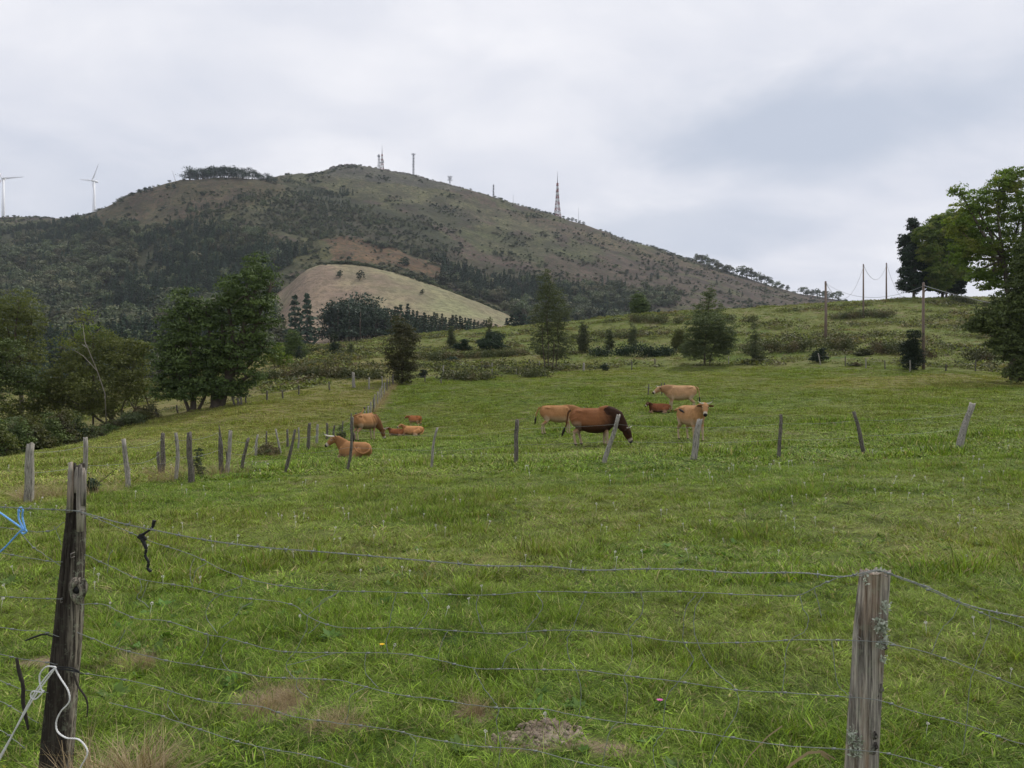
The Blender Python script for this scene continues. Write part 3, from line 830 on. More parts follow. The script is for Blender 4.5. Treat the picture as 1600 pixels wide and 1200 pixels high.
# conifers of the plantation at the foot of the pale knoll
for i in range(95):
    px = 515 + 265 * (i + rng.random()) / 95; top = np.interp(px, [515, 530, 560, 600, 608, 640, 690, 740, 775, 782], [474, 467, 464, 478, 484, 476, 482, 490, 496, 504])
    yy = 330 + rng.random() * 50; p = hill_at(px, yy)
    zt = (600 - top - rng.random() * 9 + rng.random() ** 3 * 22 * (px < 640) - 4) / F * yy; h = max(6, min(25, zt - p[2]))
    if px < 600: place_tree('pine_tree', FP[rng.integers(3)], p, h, 'dark ragged pine in the plantation at the left foot of the pale knoll', 'pine tree', 'ragged pines below the knoll', 1.25)
    else: place_tree('conifer_tree', FC[rng.integers(4)], p, h, 'dark pointed conifer in the plantation at the right foot of the pale knoll', 'conifer', 'pointed conifers below the knoll', 1.15)
for px, tp in [(799, 488), (806, 484), (812, 482), (819, 488), (826, 492), (792, 494), (833, 490)]:
    p = hill_at(px, 340); h = (600 - tp) / F * 340 - p[2]
    place_tree('conifer_tree', FC[rng.integers(4)], p, h, 'dark conifer in the small clump right of the pale knoll', 'conifer', 'conifers right of the knoll', 1.4)
for px, tp, lab in [(461, 456, 'dark pine left of its taller twin before the pale knoll'), (480, 453, 'taller dark pine right of its twin before the pale knoll')]:
    p = hill_at(px, 330); h = (600 - tp) / F * 330 - p[2]
    place_tree('pine_tree', far_conifer(60 + px, wide=.22, n=520), p, h, lab, 'pine tree', None, 1.1)
for px, py, h, lab in [(530, 434, 6.5, 'round dark bush alone high on the left of the pale knoll'), (562, 438, 8, 'tall dark bush right of the round one on the pale knoll'), (659, 460, 4.5, 'small green bush in the middle of the pale knoll'),
                       (686, 414, 17, 'large round dark tree above the right end of the rusty bracken'), (632, 416, 12, 'slender dark tree standing in the rusty bracken'), (544, 412, 9, 'broad dark bush just above the top of the pale knoll'),
                       (586, 396, 5.5, 'left one of two small bushes in the rusty bracken'), (596, 395, 5.5, 'right one of two small bushes in the rusty bracken'),
                       (775, 400, 9, 'dark round bush high on the slope right of centre'), (720, 387, 9, 'dark bush on the slope above the large round tree')]:
    place_tree('broadleaf_tree', FBD[rng.integers(2)], hill_vis(px, py, 420), h, lab, 'bush' if h < 11 else 'tree', None, 1.25 if h > 9 else .95)
for k in range(26):
    place_tree('broadleaf_tree', FBD[k % 2], hill_vis(600 + 330 * rng.random(), 0 or np.interp(rng.random(), [0, 1], [440, 500]), 640, 900), 9 + 6 * rng.random(), 'rounded dark tree in the belt of woodland right of the pale knoll', 'tree', 'trees in the belt right of the knoll', 1.1) if k < 0 else None
for px, tp, yy in [(905, 455, 640), (920, 446, 645), (938, 450, 640), (955, 458, 640), (975, 460, 640), (992, 456, 650), (1010, 452, 660), (1030, 458, 660), (1050, 462, 660), (1066, 456, 660), (1125, 462, 700), (1165, 464, 760), (1180, 468, 760)]:
    p = hill_at(px, yy); h = max(7, (600 - tp) / F * yy - p[2])
    place_tree('broadleaf_tree', FBD[rng.integers(2)] if rng.random() < .6 else FB[rng.integers(5)], p, min(h, 17), 'rounded dark tree in the belt low on the right of the mountain', 'tree', 'trees low on the right slope', 1.2)
for px, py, h in [(995, 436, 8), (1028, 436, 9), (1017, 437, 8.5), (1063, 442, 8), (1000, 462, 7), (1120, 444, 7), (1140, 458, 7), (1085, 455, 8), (1050, 445, 6), (1160, 462, 6)]:
    place_tree('conifer_tree', FC[rng.integers(4)], hill_vis(px, py, 640), h, 'small lone conifer dotted on the brown right slope', 'conifer', 'conifers dotted on the right slope', 1.5)
for px in [1088, 1094, 1100, 1107, 1113, 1120, 1127, 1134, 1140]:
    place_tree('broadleaf_tree', FB[rng.integers(5)], hill_at(px, 1150), 15 + rng.random() * 4, 'tree of the upper clump on the right skyline of the mountain', 'tree', 'upper clump on the right skyline', 1.1)
for px in [1160, 1167, 1174, 1182, 1190, 1198, 1206, 1214, 1222, 1230]:
    place_tree('broadleaf_tree', FB[rng.integers(5)], hill_at(px, 1150), 20 - (px - 1160) * .13 + rng.random() * 3, 'tree of the middle clump on the right skyline of the mountain', 'tree', 'middle clump on the right skyline', 1.1)
for px in [1255, 1262, 1270, 1278, 1286, 1293, 1301, 1310]:
    place_tree('broadleaf_tree', FB[rng.integers(5)], hill_at(px, 1150), 14 + rng.random() * 4, 'tree of the lowest clump where the mountain meets the green ridge', 'tree', 'lowest clump on the right skyline', 1.1)
for px in [864, 869, 874, 880, 889, 894, 900, 905, 911]:
    place_tree('broadleaf_tree', FBD[rng.integers(2)], hill_at(px, 1190), 6 + 2 * rng.random(), 'dark bush at the foot of the tallest lattice mast', 'bush', 'bushes under the tallest mast', 1.1)

# ------------------------------------------------------------------ nearer trees, built lobe by lobe
def lobed_tree(name, label, cat, p, lobes, leaf, size, dens=1.0, trunks=None, group=None, bark='bark', clump=.55, fill=.75, leafn=34, dz=.8, twigs=True, drop=0.0):
    """lobes: (photo x, photo y, rx, ry) around the crown of a tree rooted at p; depths follow from its distance"""
    Y = p[1]; s = Y / F
    root = thing(name, label, cat, tuple(p), 0, group)
    base = np.array(p)
    gc = Geo(); gt = Geo(); C = []; RR = []
    for (cx, cy, rx, ry) in lobes:
        c = np.array([(cx - 800) * s - base[0], 0, (600 - cy) * s - base[2]])
        c[1] = rng.normal(0, .35) * rx * s
        C.append(c); RR.append(np.array([rx * s, rx * s * dz, ry * s]))
    P = []; A = []; NR = []
    for c, r in zip(C, RR):
        area = (r[0] * r[2] * r[1]) ** (2 / 3) * 12.6
        n = max(4, int(area / (clump ** 2 * 1.3) * fill))
        u = rng.normal(size=(n, 3)); u /= np.linalg.norm(u, axis=1)[:, None]
        rad = rng.random(n) ** .35 * np.where(rng.random(n) < .22, 1.0 + .28 * rng.random(n), 1.0)
        cc = c + u * r * rad[:, None]
        for q in cc:
            if rng.random() < drop: continue
            m = int(leafn * dens * (.5 + rng.random()))
            cr = clump * (.45 + .75 * rng.random())
            u_ = rng.normal(size=(m, 3)); u_ /= np.linalg.norm(u_, axis=1)[:, None]; u_[:, 2] = np.where(u_[:, 2] < -.2, -u_[:, 2] * .5, u_[:, 2])
            v = u_ * (.62 + .5 * rng.random((m, 1))) * [cr, cr, cr * .72]; NR.append(u_ + [0, 0, .3])
            P.append(q + v); A.append(np.clip(rng.random() * .75 + rng.random(m) * .35 - .05, 0, 1))
    P = np.concatenate(P); A = np.concatenate(A)
    gc.leaves(P, size * (.6 + .8 * rng.random(len(P))), .6, a=A, nrm=np.concatenate(NR))
    link('crown', gc.mesh('crown', [M[leaf]]), root)
    trunks = trunks or [(0, 0, None)]
    for (ox, w, _) in trunks:
        w = w or .22
    hmin = min(c[2] - r[2] * .3 for c, r in zip(C, RR))
    nt_ = len(trunks); htop = max(c[2] + r[2] for c, r in zip(C, RR))
    tops = []
    for k, (ox, w, lean) in enumerate(trunks):
        w = w or .2; lean = lean or 0
        t0 = np.array([ox * s, rng.normal(0, .1), -.15]); t1 = np.array([(ox + lean) * s, 0, max(min(1.2, .35 * htop), hmin + .12 * htop)])
        mid = (t0 + t1) / 2 + rng.normal(0, .12, 3) * [1, 1, 0]
        gt.tube([t0, t0 + (mid - t0) * .25, mid, t1], [w * 1.5, w * 1.05, w * .9, w * .8], 8, jit=.15)
        tops.append(t1)
    for c, r in zip(C, RR):
        t1 = min(tops, key=lambda q: abs(q[0] - c[0]))
        e = c + np.array([0, 0, r[2] * .5]); m1 = t1 + (e - t1) * .45 + rng.normal(0, .3, 3) - np.array([0, 0, .15 * abs(e[0] - t1[0])])
        ww = (trunks[0][1] or .2) * .55
        gt.tube([t1, m1, c, e], [ww, ww * .75, ww * .5, .02], 6, jit=.2)
        if twigs:
            for q in range(4):
                u = rng.normal(size=3); u /= np.linalg.norm(u)
                gt.tube([c, c + u * r * .5 + [0, 0, .1], c + u * r * 1.0], [ww * .35, ww * .2, .01], 4)
    link('trunk', gt.mesh('trunk', [M[bark]], smooth=True), root)
    return root
# pixel helper: root of a plant seen at photo pixel
G = at
T1 = G(338, 636)
lobed_tree('broadleaf_tree', 'big dark ivy-clad tree with a thick trunk and the tallest crown left of the pasture', 'tree', T1,
  [(403, 428, 27, 26), (392, 462, 40, 36), (352, 462, 28, 22), (322, 488, 28, 24), (345, 520, 52, 44), (402, 505, 30, 40), (372, 556, 42, 34), (408, 548, 20, 26), (332, 572, 34, 28), (382, 590, 26, 16), (425, 450, 10, 26), (340, 606, 40, 16), (365, 612, 22, 12)],
  'oak', .19, 1.3, [(0, .42, -4), (6, .3, 12)], clump=.72, fill=1.15, leafn=46)
T2 = G(302, 642)
lobed_tree('broadleaf_tree', 'dark leafy tree with several stems just left of the big ivy-clad one', 'tree', T2,
  [(290, 470, 17, 18), (284, 502, 32, 26), (270, 535, 34, 30), (300, 560, 40, 36), (262, 572, 32, 30), (285, 598, 38, 20), (325, 600, 26, 18), (265, 612, 30, 14), (305, 618, 24, 10)],
  'oak', .19, 1.3, [(-6, .14, -14), (-2, .16, -4), (2, .15, 5), (6, .13, 14)], clump=.7, fill=1.3, leafn=44)
T3 = G(180, 664)
lobed_tree('hazel_tree', 'wide low olive-green hazel with a fan of stems at the edge of the left field', 'tree', T3,
  [(150, 545, 38, 26), (190, 552, 36, 26), (215, 580, 30, 28), (120, 575, 40, 28), (160, 600, 50, 30), (90, 600, 38, 26), (210, 612, 32, 20), (120, 628, 44, 24), (70, 640, 38, 26), (30, 650, 36, 26), (65, 618, 34, 22), (225, 545, 16, 12), (165, 640, 40, 14)],
  'olive', .17, .9, [(-10, .1, -30), (-5, .12, -14), (0, .12, -4), (4, .12, 6), (9, .1, 22), (14, .09, 40)], clump=.7, fill=1.7, leafn=38)
T4 = Vector((-45, 70, float(gz(-45, 70))))
lobed_tree('willow_tree', 'tall yellowish loose-crowned tree at the far left edge', 'tree', T4,
  [(30, 480, 34, 26), (5, 500, 34, 30), (45, 505, 24, 24), (20, 540, 44, 34), (-20, 540, 34, 50), (50, 560, 24, 24), (0, 590, 40, 26)],
  'olive', .18, 1.0, [(0, .2, 0)], clump=.75, fill=1.3, leafn=36)
T4b = Vector((-42, 62, float(gz(-42, 62))))
lobed_tree('broadleaf_tree', 'dark green bushy tree under the yellowish one at the left edge', 'tree', T4b,
  [(12, 560, 26, 34), (-10, 600, 40, 34), (30, 600, 24, 26)], 'oak', .18, 1.1, [(0, .18, 0)], clump=.7, fill=1.6, leafn=40)
T5 = Vector((-36, 66, float(gz(-36, 66))))
lobed_tree('willow_tree', 'thin brownish half-bare tree rising behind the hazel', 'tree', T5,
  [(140, 500, 18, 20), (118, 528, 26, 20), (150, 528, 26, 18), (95, 545, 20, 16)], 'ash', .14, .7, [(0, .08, 0)], clump=.7, fill=1.0, leafn=26)
g = Geo(); b = np.array(G(165, 655)); b[1] = 56
s = 55 / F
def pt(px, py, yy, o=(0, 0, 0)): return np.array([(px - 800) / F * yy, yy, (600 - py) / F * yy]) - np.array(o)
b0 = pt(166, 628, 54.6)
g.tube([pt(166, 660, 56.5, b0), pt(164, 615, 55.5, b0), pt(152, 580, 54.6, b0), pt(138, 546, 53.5, b0), pt(133, 535, 53.5, b0), pt(129, 505, 53.5, b0)], [.04, .036, .032, .028, .022, .01], 6)
g.tube([pt(152, 580, 54, b0), pt(130, 556, 53.6, b0), pt(112, 545, 53.4, b0)], [.03, .02, .006], 5)
g.tube([pt(136, 543, 53.5, b0), pt(128, 538, 53.4, b0)], [.05, .02], 5)
tag(link('bare_stem', g.mesh('bare_stem', [M['pale_bark']], smooth=True), None, tuple(b0)), 'pale dead birch stem with forked tips standing up out of the hazel', 'tree')
# scrub below the left trees
def bush(px, py, rx, ry, leaf, label, cat='bush', size=.12, Y=None, group=None, fill=1.2, dens=1.0, clump=.4, name='bush', lobes=None, tr=.05):
    p = G(px, py) if Y is None else Vector(((px - 800) / F * Y, Y, float(gz((px - 800) / F * Y, Y))))
    k = p[1] / F
    py0 = 600 - p[2] / k
    if lobes is None:
        n = 5 if rx < 14 else 7
        lobes = [(px + (rng.random() - .5) * rx * 1.5 * (1.1 - k / n), py0 - ry * (.15 + .8 * k / n), rx * (.25 + .35 * rng.random()), ry * (.16 + .16 * rng.random())) for k in range(n)]
        lobes.append((px, py0 - ry * .3, rx * .8, ry * .3))
    return lobed_tree(name, label, cat, p, lobes, leaf, size, dens, [(-rx * .2, tr, -rx * .3), (0, tr, 0), (rx * .2, tr, rx * .3)], group, clump=clump, fill=fill, leafn=26, twigs=False)
for px, Y, rx, ry, lf, lb in [(20, 47, 46, 50, 'grey', 'grey twiggy scrub bush at the left edge under the trees'), (75, 50, 40, 36, 'olive', 'olive scrub bush under the hazel at the field edge'),
                              (125, 52, 30, 22, 'dark', 'dark low bush in the shade under the hazel'), (-40, 44, 50, 60, 'grey', 'grey twiggy scrub bush mostly beyond the left edge'), (48, 60, 40, 44, 'olive', 'olive bush between the hazel and the grey scrub')]:
    bush(px, 0, rx, ry, lf, lb, Y=Y, clump=.5, fill=1.7, dens=1.1, size=.15)
for k in range(26):
    f = (k + rng.random()) / 26; px = -50 + 290 * f; Y = np.interp(px, [-50, 0, 180, 260], [37, 41, 57, 62]) + rng.normal(0, .8)
    bush(px, 0, 20 + 14 * rng.random(), (22 + 26 * rng.random()) * (1.25 if px < 130 else .55), ['olive', 'bramble', 'grey', 'oak'][k % 4], 'scrub bush in the thicket beneath the hazel at the left field edge', Y=Y, group='thicket beneath the hazel', clump=.42, fill=1.2, size=.13, dens=.9)
# scrub behind the tree line
for px, Y, rx, ry, lf, lb, nm in [(435, 105, 22, 36, 'ash', 'pale yellow-green willow bush right of the big ivy-clad tree', 'bush'), (462, 120, 24, 38, 'oak', 'dark rounded tree behind the pale willow bush', 'bush'),
     (524, 118, 9, 32, 'dark', 'narrow dark bush left of the rusty one on the rough bank', 'bush'), (468, 112, 6, 22, 'dark', 'small dark sapling below the dark rounded tree', 'bush'), (548, 116, 5, 20, 'grey', 'thin sapling between the narrow dark bush and the rusty one', 'bush')]:
    bush(px, 0, rx, ry, lf, lb, Y=Y, size=.17, clump=.5, fill=1.3)
T = G(628, 599)
lobed_tree('small_tree', 'rusty brown-green bushy tree at the far corner of the two fences', 'tree', T,
  [(622, 512, 16, 16), (634, 526, 20, 18), (628, 548, 25, 22), (618, 570, 18, 16), (642, 572, 15, 16), (630, 588, 18, 10), (640, 530, 10, 14)], 'rust', .16, .95, [(0, .12, 0)], clump=.5, fill=1.6, leafn=34)
T = G(858, 579)
lobed_tree('small_tree', 'tall slender grey-green tree on several thin stems beyond the pasture', 'tree', T,
  [(853, 440, 13, 18), (858, 464, 22, 20), (850, 495, 22, 22), (876, 492, 18, 24), (862, 524, 24, 18), (840, 535, 13, 20), (884, 540, 14, 22), (862, 552, 24, 12)], 'grey', .15, .8, [(-6, .09, -4), (0, .08, -1), (5, .08, 3), (10, .07, 5)], clump=.5, fill=1.5, leafn=30, bark='bark')
T = G(1104, 571)
lobed_tree('small_tree', 'broad grey-green bushy tree with a thin pointed leader left of the hedge', 'tree', T,
  [(1107, 465, 10, 16), (1110, 486, 24, 20), (1096, 508, 30, 20), (1120, 514, 28, 22), (1088, 532, 20, 20), (1130, 540, 16, 18), (1104, 545, 38, 22), (1082, 550, 18, 14), (1128, 528, 22, 20)], 'grey', .15, 1.0, [(-3, .13, 0), (5, .09, 8)], clump=.5, fill=1.25, leafn=34)
T = G(1180, 567)
lobed_tree('small_tree', 'small narrow tree with a spire top right of the broad grey-green one', 'tree', T,
  [(1179, 512, 3, 12), (1180, 532, 6, 14), (1182, 550, 10, 12), (1187, 560, 12, 7)], 'grey', .14, 1.0, [(0, .07, 0)], clump=.4, fill=1.6, leafn=28)
T = hill_at(998, 186)
lobed_tree('small_tree', 'dark round tree standing alone on the green ridge line', 'tree', Vector(T),
  [(998, 472, 10, 14), (992, 480, 8, 11), (1004, 480, 9, 12), (998, 486, 12, 8)], 'oak', .3, 1.0, [(0, .2, 0)], clump=.7, fill=2.2, leafn=34)
T = G(1423, 578)
lobed_tree('small_tree', 'dark upright evergreen bush left of the tall pole', 'bush', T,
  [(1424, 530, 11, 14), (1420, 546, 13, 16), (1428, 552, 12, 18), (1424, 566, 15, 12)], 'dark', .14, 1.1, [(0, .1, 0)], clump=.45, fill=2.2, leafn=34)
for px, py, rx, ry, lf, lb in [(912, 552, 11, 50, 'grey', 'airy sapling just right of the tall slender tree'), (952, 552, 8, 42, 'grey', 'second airy sapling right of the tall slender tree'), (990, 548, 7, 40, 'grey', 'thin airy sapling below the round tree on the ridge'),
       (706, 545, 8, 34, 'grey', 'thin bush between the rusty tree and the dark spreading bush'), (768, 548, 22, 26, 'dark', 'dark spreading bush with a narrow top in the middle of the rough bank'), (766, 545, 6, 46, 'grey', 'narrow grey top rising out of the dark spreading bush'),
       (724, 548, 12, 16, 'dark', 'low dark bush left of the dark spreading bush'), (1062, 548, 14, 30, 'olive', 'yellow-green bush tucked left of the broad grey-green tree'), (1282, 566, 11, 22, 'dark', 'dark bush behind the whitish stake below the left pole'),
       (662, 590, 5, 14, 'dark', 'small dark bush right of the rusty corner tree'), (706, 566, 9, 8, 'dark', 'low dark bush on the bank right of the rusty tree'), (758, 579, 10, 8, 'bramble', 'brown tussock on the bank below the dark spreading bush'),
       (1024, 558, 8, 9, 'dark', 'small round dark bush left of the broad grey-green tree'), (1352, 556, 14, 9, 'bramble', 'low brown bush between the two stakes below the hedge'), (1338, 573, 11, 5, 'bramble', 'flat dark tussock at the pasture edge below the hedge'), (945, 579, 5, 10, 'dark', 'dark little bush round a stake right of the slender tree')]:
    bush(px, py, rx * 1.15, ry, lf, lb, size=.15, clump=.36, fill=1.9 if lf == 'dark' else 1.3)
# hedges along the rough bank
def hedge(pts, h, leaf, label):
    p0 = G(*pts[0]); g = Geo(); P = []; A = []
    q = [np.array(G(*p)) for p in pts]
    L_ = 0
    for a, b in zip(q[:-1], q[1:]):
        d = np.linalg.norm(b - a); n = int(d * 3.0) + 1
        for k in range(n):
            c = a + (b - a) * (k + rng.random()) / n
            if vnoise(c[0], c[1], 2.3, 35) < .30: continue
            hh = h * (.35 + 1.0 * vnoise(c[0], c[1], 3.1, 33) + .2 * rng.random())
            for e in range(3):
                cc = c + [rng.normal(0, .3), rng.normal(0, .6), 0]; cc[2] += hh * (.2 + .7 * rng.random())
                P.append(cc + rng.normal(size=(44, 3)) * [.45, .45, .34]); A.append(np.clip(rng.random() * .6 + .4 * rng.random(44), 0, 1))
    P = np.concatenate(P) - np.array(p0); A = np.concatenate(A)
    P = P[P[:, 2] + p0[2] > gz(P[:, 0] + p0[0], P[:, 1] + p0[1]) - .3] if False else P
    g.leaves(P, .24 * (.6 + .8 * rng.random(len(P))), .6, a=A)
    return tag(link('hedge', g.mesh('hedge', [M[leaf]]), None, tuple(p0)), label, 'hedge')
hedge([(1140, 556), (1200, 552), (1260, 549), (1310, 548), (1370, 552), (1410, 556)], 1.5, 'bramble', 'dark bramble hedge running right from the broad grey-green tree')
hedge([(1445, 560), (1500, 566), (1548, 566)], 1.3, 'bramble', 'dark bramble hedge right of the tall pole')
hedge([(925, 558), (980, 556), (1050, 554)], 1.2, 'dark', 'low dark hedge between the slender tree and the broad grey-green one')
hedge([(985, 503), (1020, 505), (1065, 507)], 1.3, 'bramble', 'dark scrub line high on the green ridge above the saplings')
hedge([(1300, 499), (1340, 497), (1400, 492)], 1.1, 'bramble', 'dark scrub strip high on the ridge between the poles')
hedge([(1490, 470), (1530, 478), (1560, 480)], 1.0, 'bramble', 'grey scrub strip on the ridge under the right trees')
hedge([(1100, 507), (1140, 503), (1180, 503)], .9, 'bramble', 'low scrub strip on the ridge behind the broad grey-green tree')
for q, hh, lb in [([(415, 578), (470, 575), (525, 574)], .5, 'brown bramble strip across the rough bank right of the big tree'), ([(640, 562), (700, 560), (760, 557), (830, 553)], .45, 'brown bramble strip under the dark spreading bush'), ([(655, 592), (750, 594), (850, 588)], .35, 'low brown bank edge just above the pasture right of the rusty tree'),
                  ([(430, 558), (480, 552), (540, 547)], .5, 'upper bramble strip right of the pale willow bush'), ([(890, 531), (950, 529), (1000, 527)], .45, 'short scrub strip above the airy saplings')]:
    hedge(q, hh, 'bramble', lb)
hedge([(400, 598), (450, 592), (520, 590), (600, 592)], 1.0, 'bramble', 'dark scrub at the foot of the rough bank left of the rusty tree')

# ------------------------------------------------------------------ the trees at the right
T = Vector(G(1588, 594, 60))
lobed_tree('ash_tree', 'very tall ash with an airy green-yellow crown filling the right edge', 'tree', T,
  [(1585, 282, 26, 20), (1560, 300, 28, 22), (1520, 318, 26, 18), (1595, 330, 40, 34), (1545, 345, 34, 26), (1508, 352, 20, 22), (1570, 385, 36, 28), (1532, 392, 22, 22), (1610, 400, 40, 40), (1585, 430, 34, 28), (1548, 440, 20, 18), (1505, 395, 20, 20), (1525, 425, 20, 16), (1498, 300, 12, 10), (1640, 340, 40, 60)],
  'ash', .21, 1.1, [(-6, .26, -14), (4, .24, 4)], clump=.62, fill=1.35, leafn=34)
T = Vector(G(1592, 597, 60)); T[1] -= 3; T[2] = float(gz(T[0], T[1]))
lobed_tree('ivy_tree', 'dark ivy-covered trees in the right corner reaching down to the field', 'tree', T,
  [(1590, 470, 36, 34), (1560, 500, 34, 26), (1600, 520, 36, 34), (1572, 540, 28, 26), (1540, 508, 20, 14), (1602, 565, 26, 30), (1585, 585, 16, 14), (1620, 470, 30, 70), (1610, 410, 22, 40)],
  'oak', .20, 1.2, [(0, .25, 0), (8, .2, 4)], clump=.65, fill=2.2, leafn=40)
T = Vector(hill_at(1478, 184))
lobed_tree('ash_tree', 'green-yellow leafy limb crown between the airy ash and the dark conifers', 'tree', T,
  [(1472, 348, 18, 12), (1455, 368, 24, 18), (1490, 368, 30, 22), (1448, 396, 18, 16), (1482, 402, 32, 22), (1466, 428, 24, 16), (1502, 420, 16, 22), (1470, 446, 16, 10), (1508, 350, 22, 22), (1515, 380, 20, 20), (1495, 340, 20, 14)],
  'ash', .40, 1.1, [(0, .2, -2)], clump=1.0, fill=2.0, leafn=36)
T = Vector(hill_at(1428, 187))
lobed_tree('spruce_tree', 'dark ragged conifer at the left of the ridge-top group', 'tree', T,
  [(1428, 352, 8, 12), (1426, 375, 14, 14), (1424, 400, 17, 16), (1428, 425, 20, 16), (1426, 445, 20, 13)], 'dark', .40, 1.1, [(0, .35, 0)], clump=.9, fill=2.2, leafn=36)
T = Vector(hill_at(1480, 190))
lobed_tree('oak_tree', 'dark rounded tree at the right of the ridge-top group', 'tree', T,
  [(1465, 350, 10, 10), (1475, 372, 24, 20), (1490, 395, 24, 24), (1468, 415, 26, 22), (1492, 432, 22, 18), (1470, 448, 22, 12), (1450, 440, 14, 16), (1495, 452, 14, 9)], 'dark', .42, 1.1, [(-8, .35, 0), (8, .3, 0)], clump=.9, fill=2.4, leafn=36)

# ------------------------------------------------------------------ bracken and rough growth on the bank
def clumpmesh(seed, m, n=34, w=.5, h=.32, size=.16):
    r = np.random.default_rng(seed); g = Geo()
    a = r.random(n) * 6.28; d = w * np.sqrt(r.random(n))
    P = np.stack([d * np.cos(a), d * np.sin(a), h * r.random(n) * (1 - (d / w) ** 2 * .6)], 1)
    g.leaves(P, size * (.6 + .8 * r.random(n)), .45, a=r.random(n))
    return g.mesh('clump', [M[m]])
cl = [clumpmesh(s, 'bracken') for s in range(3)] + [clumpmesh(10 + s, 'bramble', h=.45) for s in range(2)]
n = 105000
px = -450 + rng.random(n) * 2300; y = np.sqrt(rng.random(n) * (205**2 - 62**2) + 62**2)
x = (px - 800) / F * y; z = gz(x, y); qx, qy = proj(x, y, z)
fld = visible_field(x, y - 1.0)
nz = fbm(x * .45, y, 5, 4, 120)
ridge = sstep(.5, .62, nz)
k = (~fld) & (rng.random(n) < .45 + .4 * ridge)
x, y, z, ridge, qx, qy = (a[k] for a in (x, y, z, ridge, qx, qy))
hs = (.35 + .95 * rng.random(len(x)) ** 2.2) * (1 + 1.0 * ridge) * np.where((qx < 420) & (y < 80), .4, 1)
idx = np.where(rng.random(len(x)) < .04 + .5 * ridge * (y < 175), 3 + rng.integers(0, 2, len(x)), rng.integers(0, 3, len(x)))
scatter('bracken', np.stack([x, y, z - .05], 1), np.stack([hs * 1.25, hs * 1.25, hs * .85], 1), idx, cl, tilt=.1, label='bracken, coarse grass and bramble clumps over the rough bank')
# ------------------------------------------------------------------ masts and turbines
def cyl(g, a, b, r0, r1=None, n=6): g.tube([a, b], [r0, r0 if r1 is None else r1], n)
def lattice(name, label, px, Y, h, wbase, wtop, bands, extras, top=.0, grp=None):
    p = hill_at(px, Y); root = thing(name, label, 'mast', p, .3)
    k = bands; wr = h * .0035 + .07
    def W(f): return wbase + (wtop - wbase) * min(1, f * 1.25) ** .7
    hh = h * (1 - top)
    for i in range(k):
        g = Geo(); f0, f1 = i / k, (i + 1) / k
        a, b = W(f0) / 2, W(f1) / 2; z0, z1 = f0 * hh - (.8 if i == 0 else 0), f1 * hh
        c = [(-1, -1), (1, -1), (1, 1), (-1, 1)]
        for j in range(4):
            u, v = c[j], c[(j + 1) % 4]
            cyl(g, (u[0]*a, u[1]*a, z0), (u[0]*b, u[1]*b, z1), wr * 1.6, n=4)
            cyl(g, (u[0]*a, u[1]*a, z0), (v[0]*b, v[1]*b, z1), wr, n=3)
            cyl(g, (v[0]*a, v[1]*a, z0), (u[0]*b, u[1]*b, z1), wr, n=3)
            cyl(g, (u[0]*b, u[1]*b, z1), (v[0]*b, v[1]*b, z1), wr, n=3)
        link('lattice_section', g.mesh('lattice_section', [M['mast_white'] if (i % 2 or 'grey' in extras) else M['mast_red']] if 'grey' not in extras else [M['mast_grey']]), root)
    if top:
        g = Geo(); cyl(g, (0, 0, hh), (0, 0, h), .28 * wtop + .12, .1, 6)
        link('top_antenna', g.mesh('top_antenna', [M['mast_grey']]), root)
    for e in extras:
        if e == 'grey': continue
        kind, f, side, sz = e
        g = Geo(); z = f * h
        if kind == 'dish':
            cyl(g, (side * (W(f) / 2 + sz * .3), -W(f) / 2 - .1, z), (side * (W(f) / 2 + sz * .3), -W(f) / 2 - .5, z), sz, sz * .85, 12); cyl(g, (0, 0, z), (side * (W(f) / 2 + sz * .3), -W(f) / 2 - .1, z), .12)
            link('dish', g.mesh('dish', [M['mast_grey'] if sz > 1.5 else M['mast_white']]), root)
        elif kind == 'platform':
            for j in range(8):
                a = j * .785; cyl(g, (sz * math.cos(a), sz * math.sin(a), z), (sz * math.cos(a + .785), sz * math.sin(a + .785), z), .14, n=4); cyl(g, (0, 0, z), (sz * math.cos(a), sz * math.sin(a), z), .1, n=4)
                cyl(g, (sz * math.cos(a), sz * math.sin(a), z - .9), (sz * math.cos(a), sz * math.sin(a), z + 1.1), .2, n=5)
            link('antenna_ring', g.mesh('antenna_ring', [M['mast_grey']]), root)
        elif kind == 'panel':
            g.box((side * (W(f) / 2 + .5), 0, z), (.6, .6, sz)); cyl(g, (0, 0, z), (side * (W(f) / 2 + .5), 0, z), .1)
            link('panel_antenna', g.mesh('panel_antenna', [M['mast_white']]), root)
        elif kind == 'hut':
            g.box((side, -2, sz * .3 - .3), (sz * 1.6, 3, sz * .8)); link('equipment_hut', g.mesh('equipment_hut', [M['mast_white']]), root)
    return root
lattice('lattice_mast', 'red and white lattice mast with a dark top antenna, tallest of the summit pair', 597, 1195, 40, 6, 1.6, 7, [('panel', .38, 1, 4), ('panel', .42, -1, 3), ('platform', .30, 0, 3), ('dish', .36, 1, .9), ('dish', .25, -1, .9)], .38)
lattice('lattice_mast', 'short pale lattice mast carrying a round dark dish, left of the red and white one', 592, 1195, 24, 3.0, 2.0, 5, ['grey', ('dish', .88, -.2, 2.2), ('panel', .3, -1, 3)], 0)
lattice('lattice_mast', 'slim grey lattice mast with aerials spread at its head', 646, 1195, 36, 2.2, 1.8, 8, ['grey', ('platform', .95, 0, 3), ('panel', .8, 1, 2.4), ('panel', .62, 1, 2), ('panel', .5, -1, 2), ('panel', .3, 1, 2)], .04)
lattice('antenna_mast', 'short mast with two stacked rings of aerials', 703, 1195, 15, 1.2, 1.0, 3, ['grey', ('platform', .95, 0, 3.6), ('platform', .60, 0, 3.6), ('platform', .8, 0, 2.6)], .12)
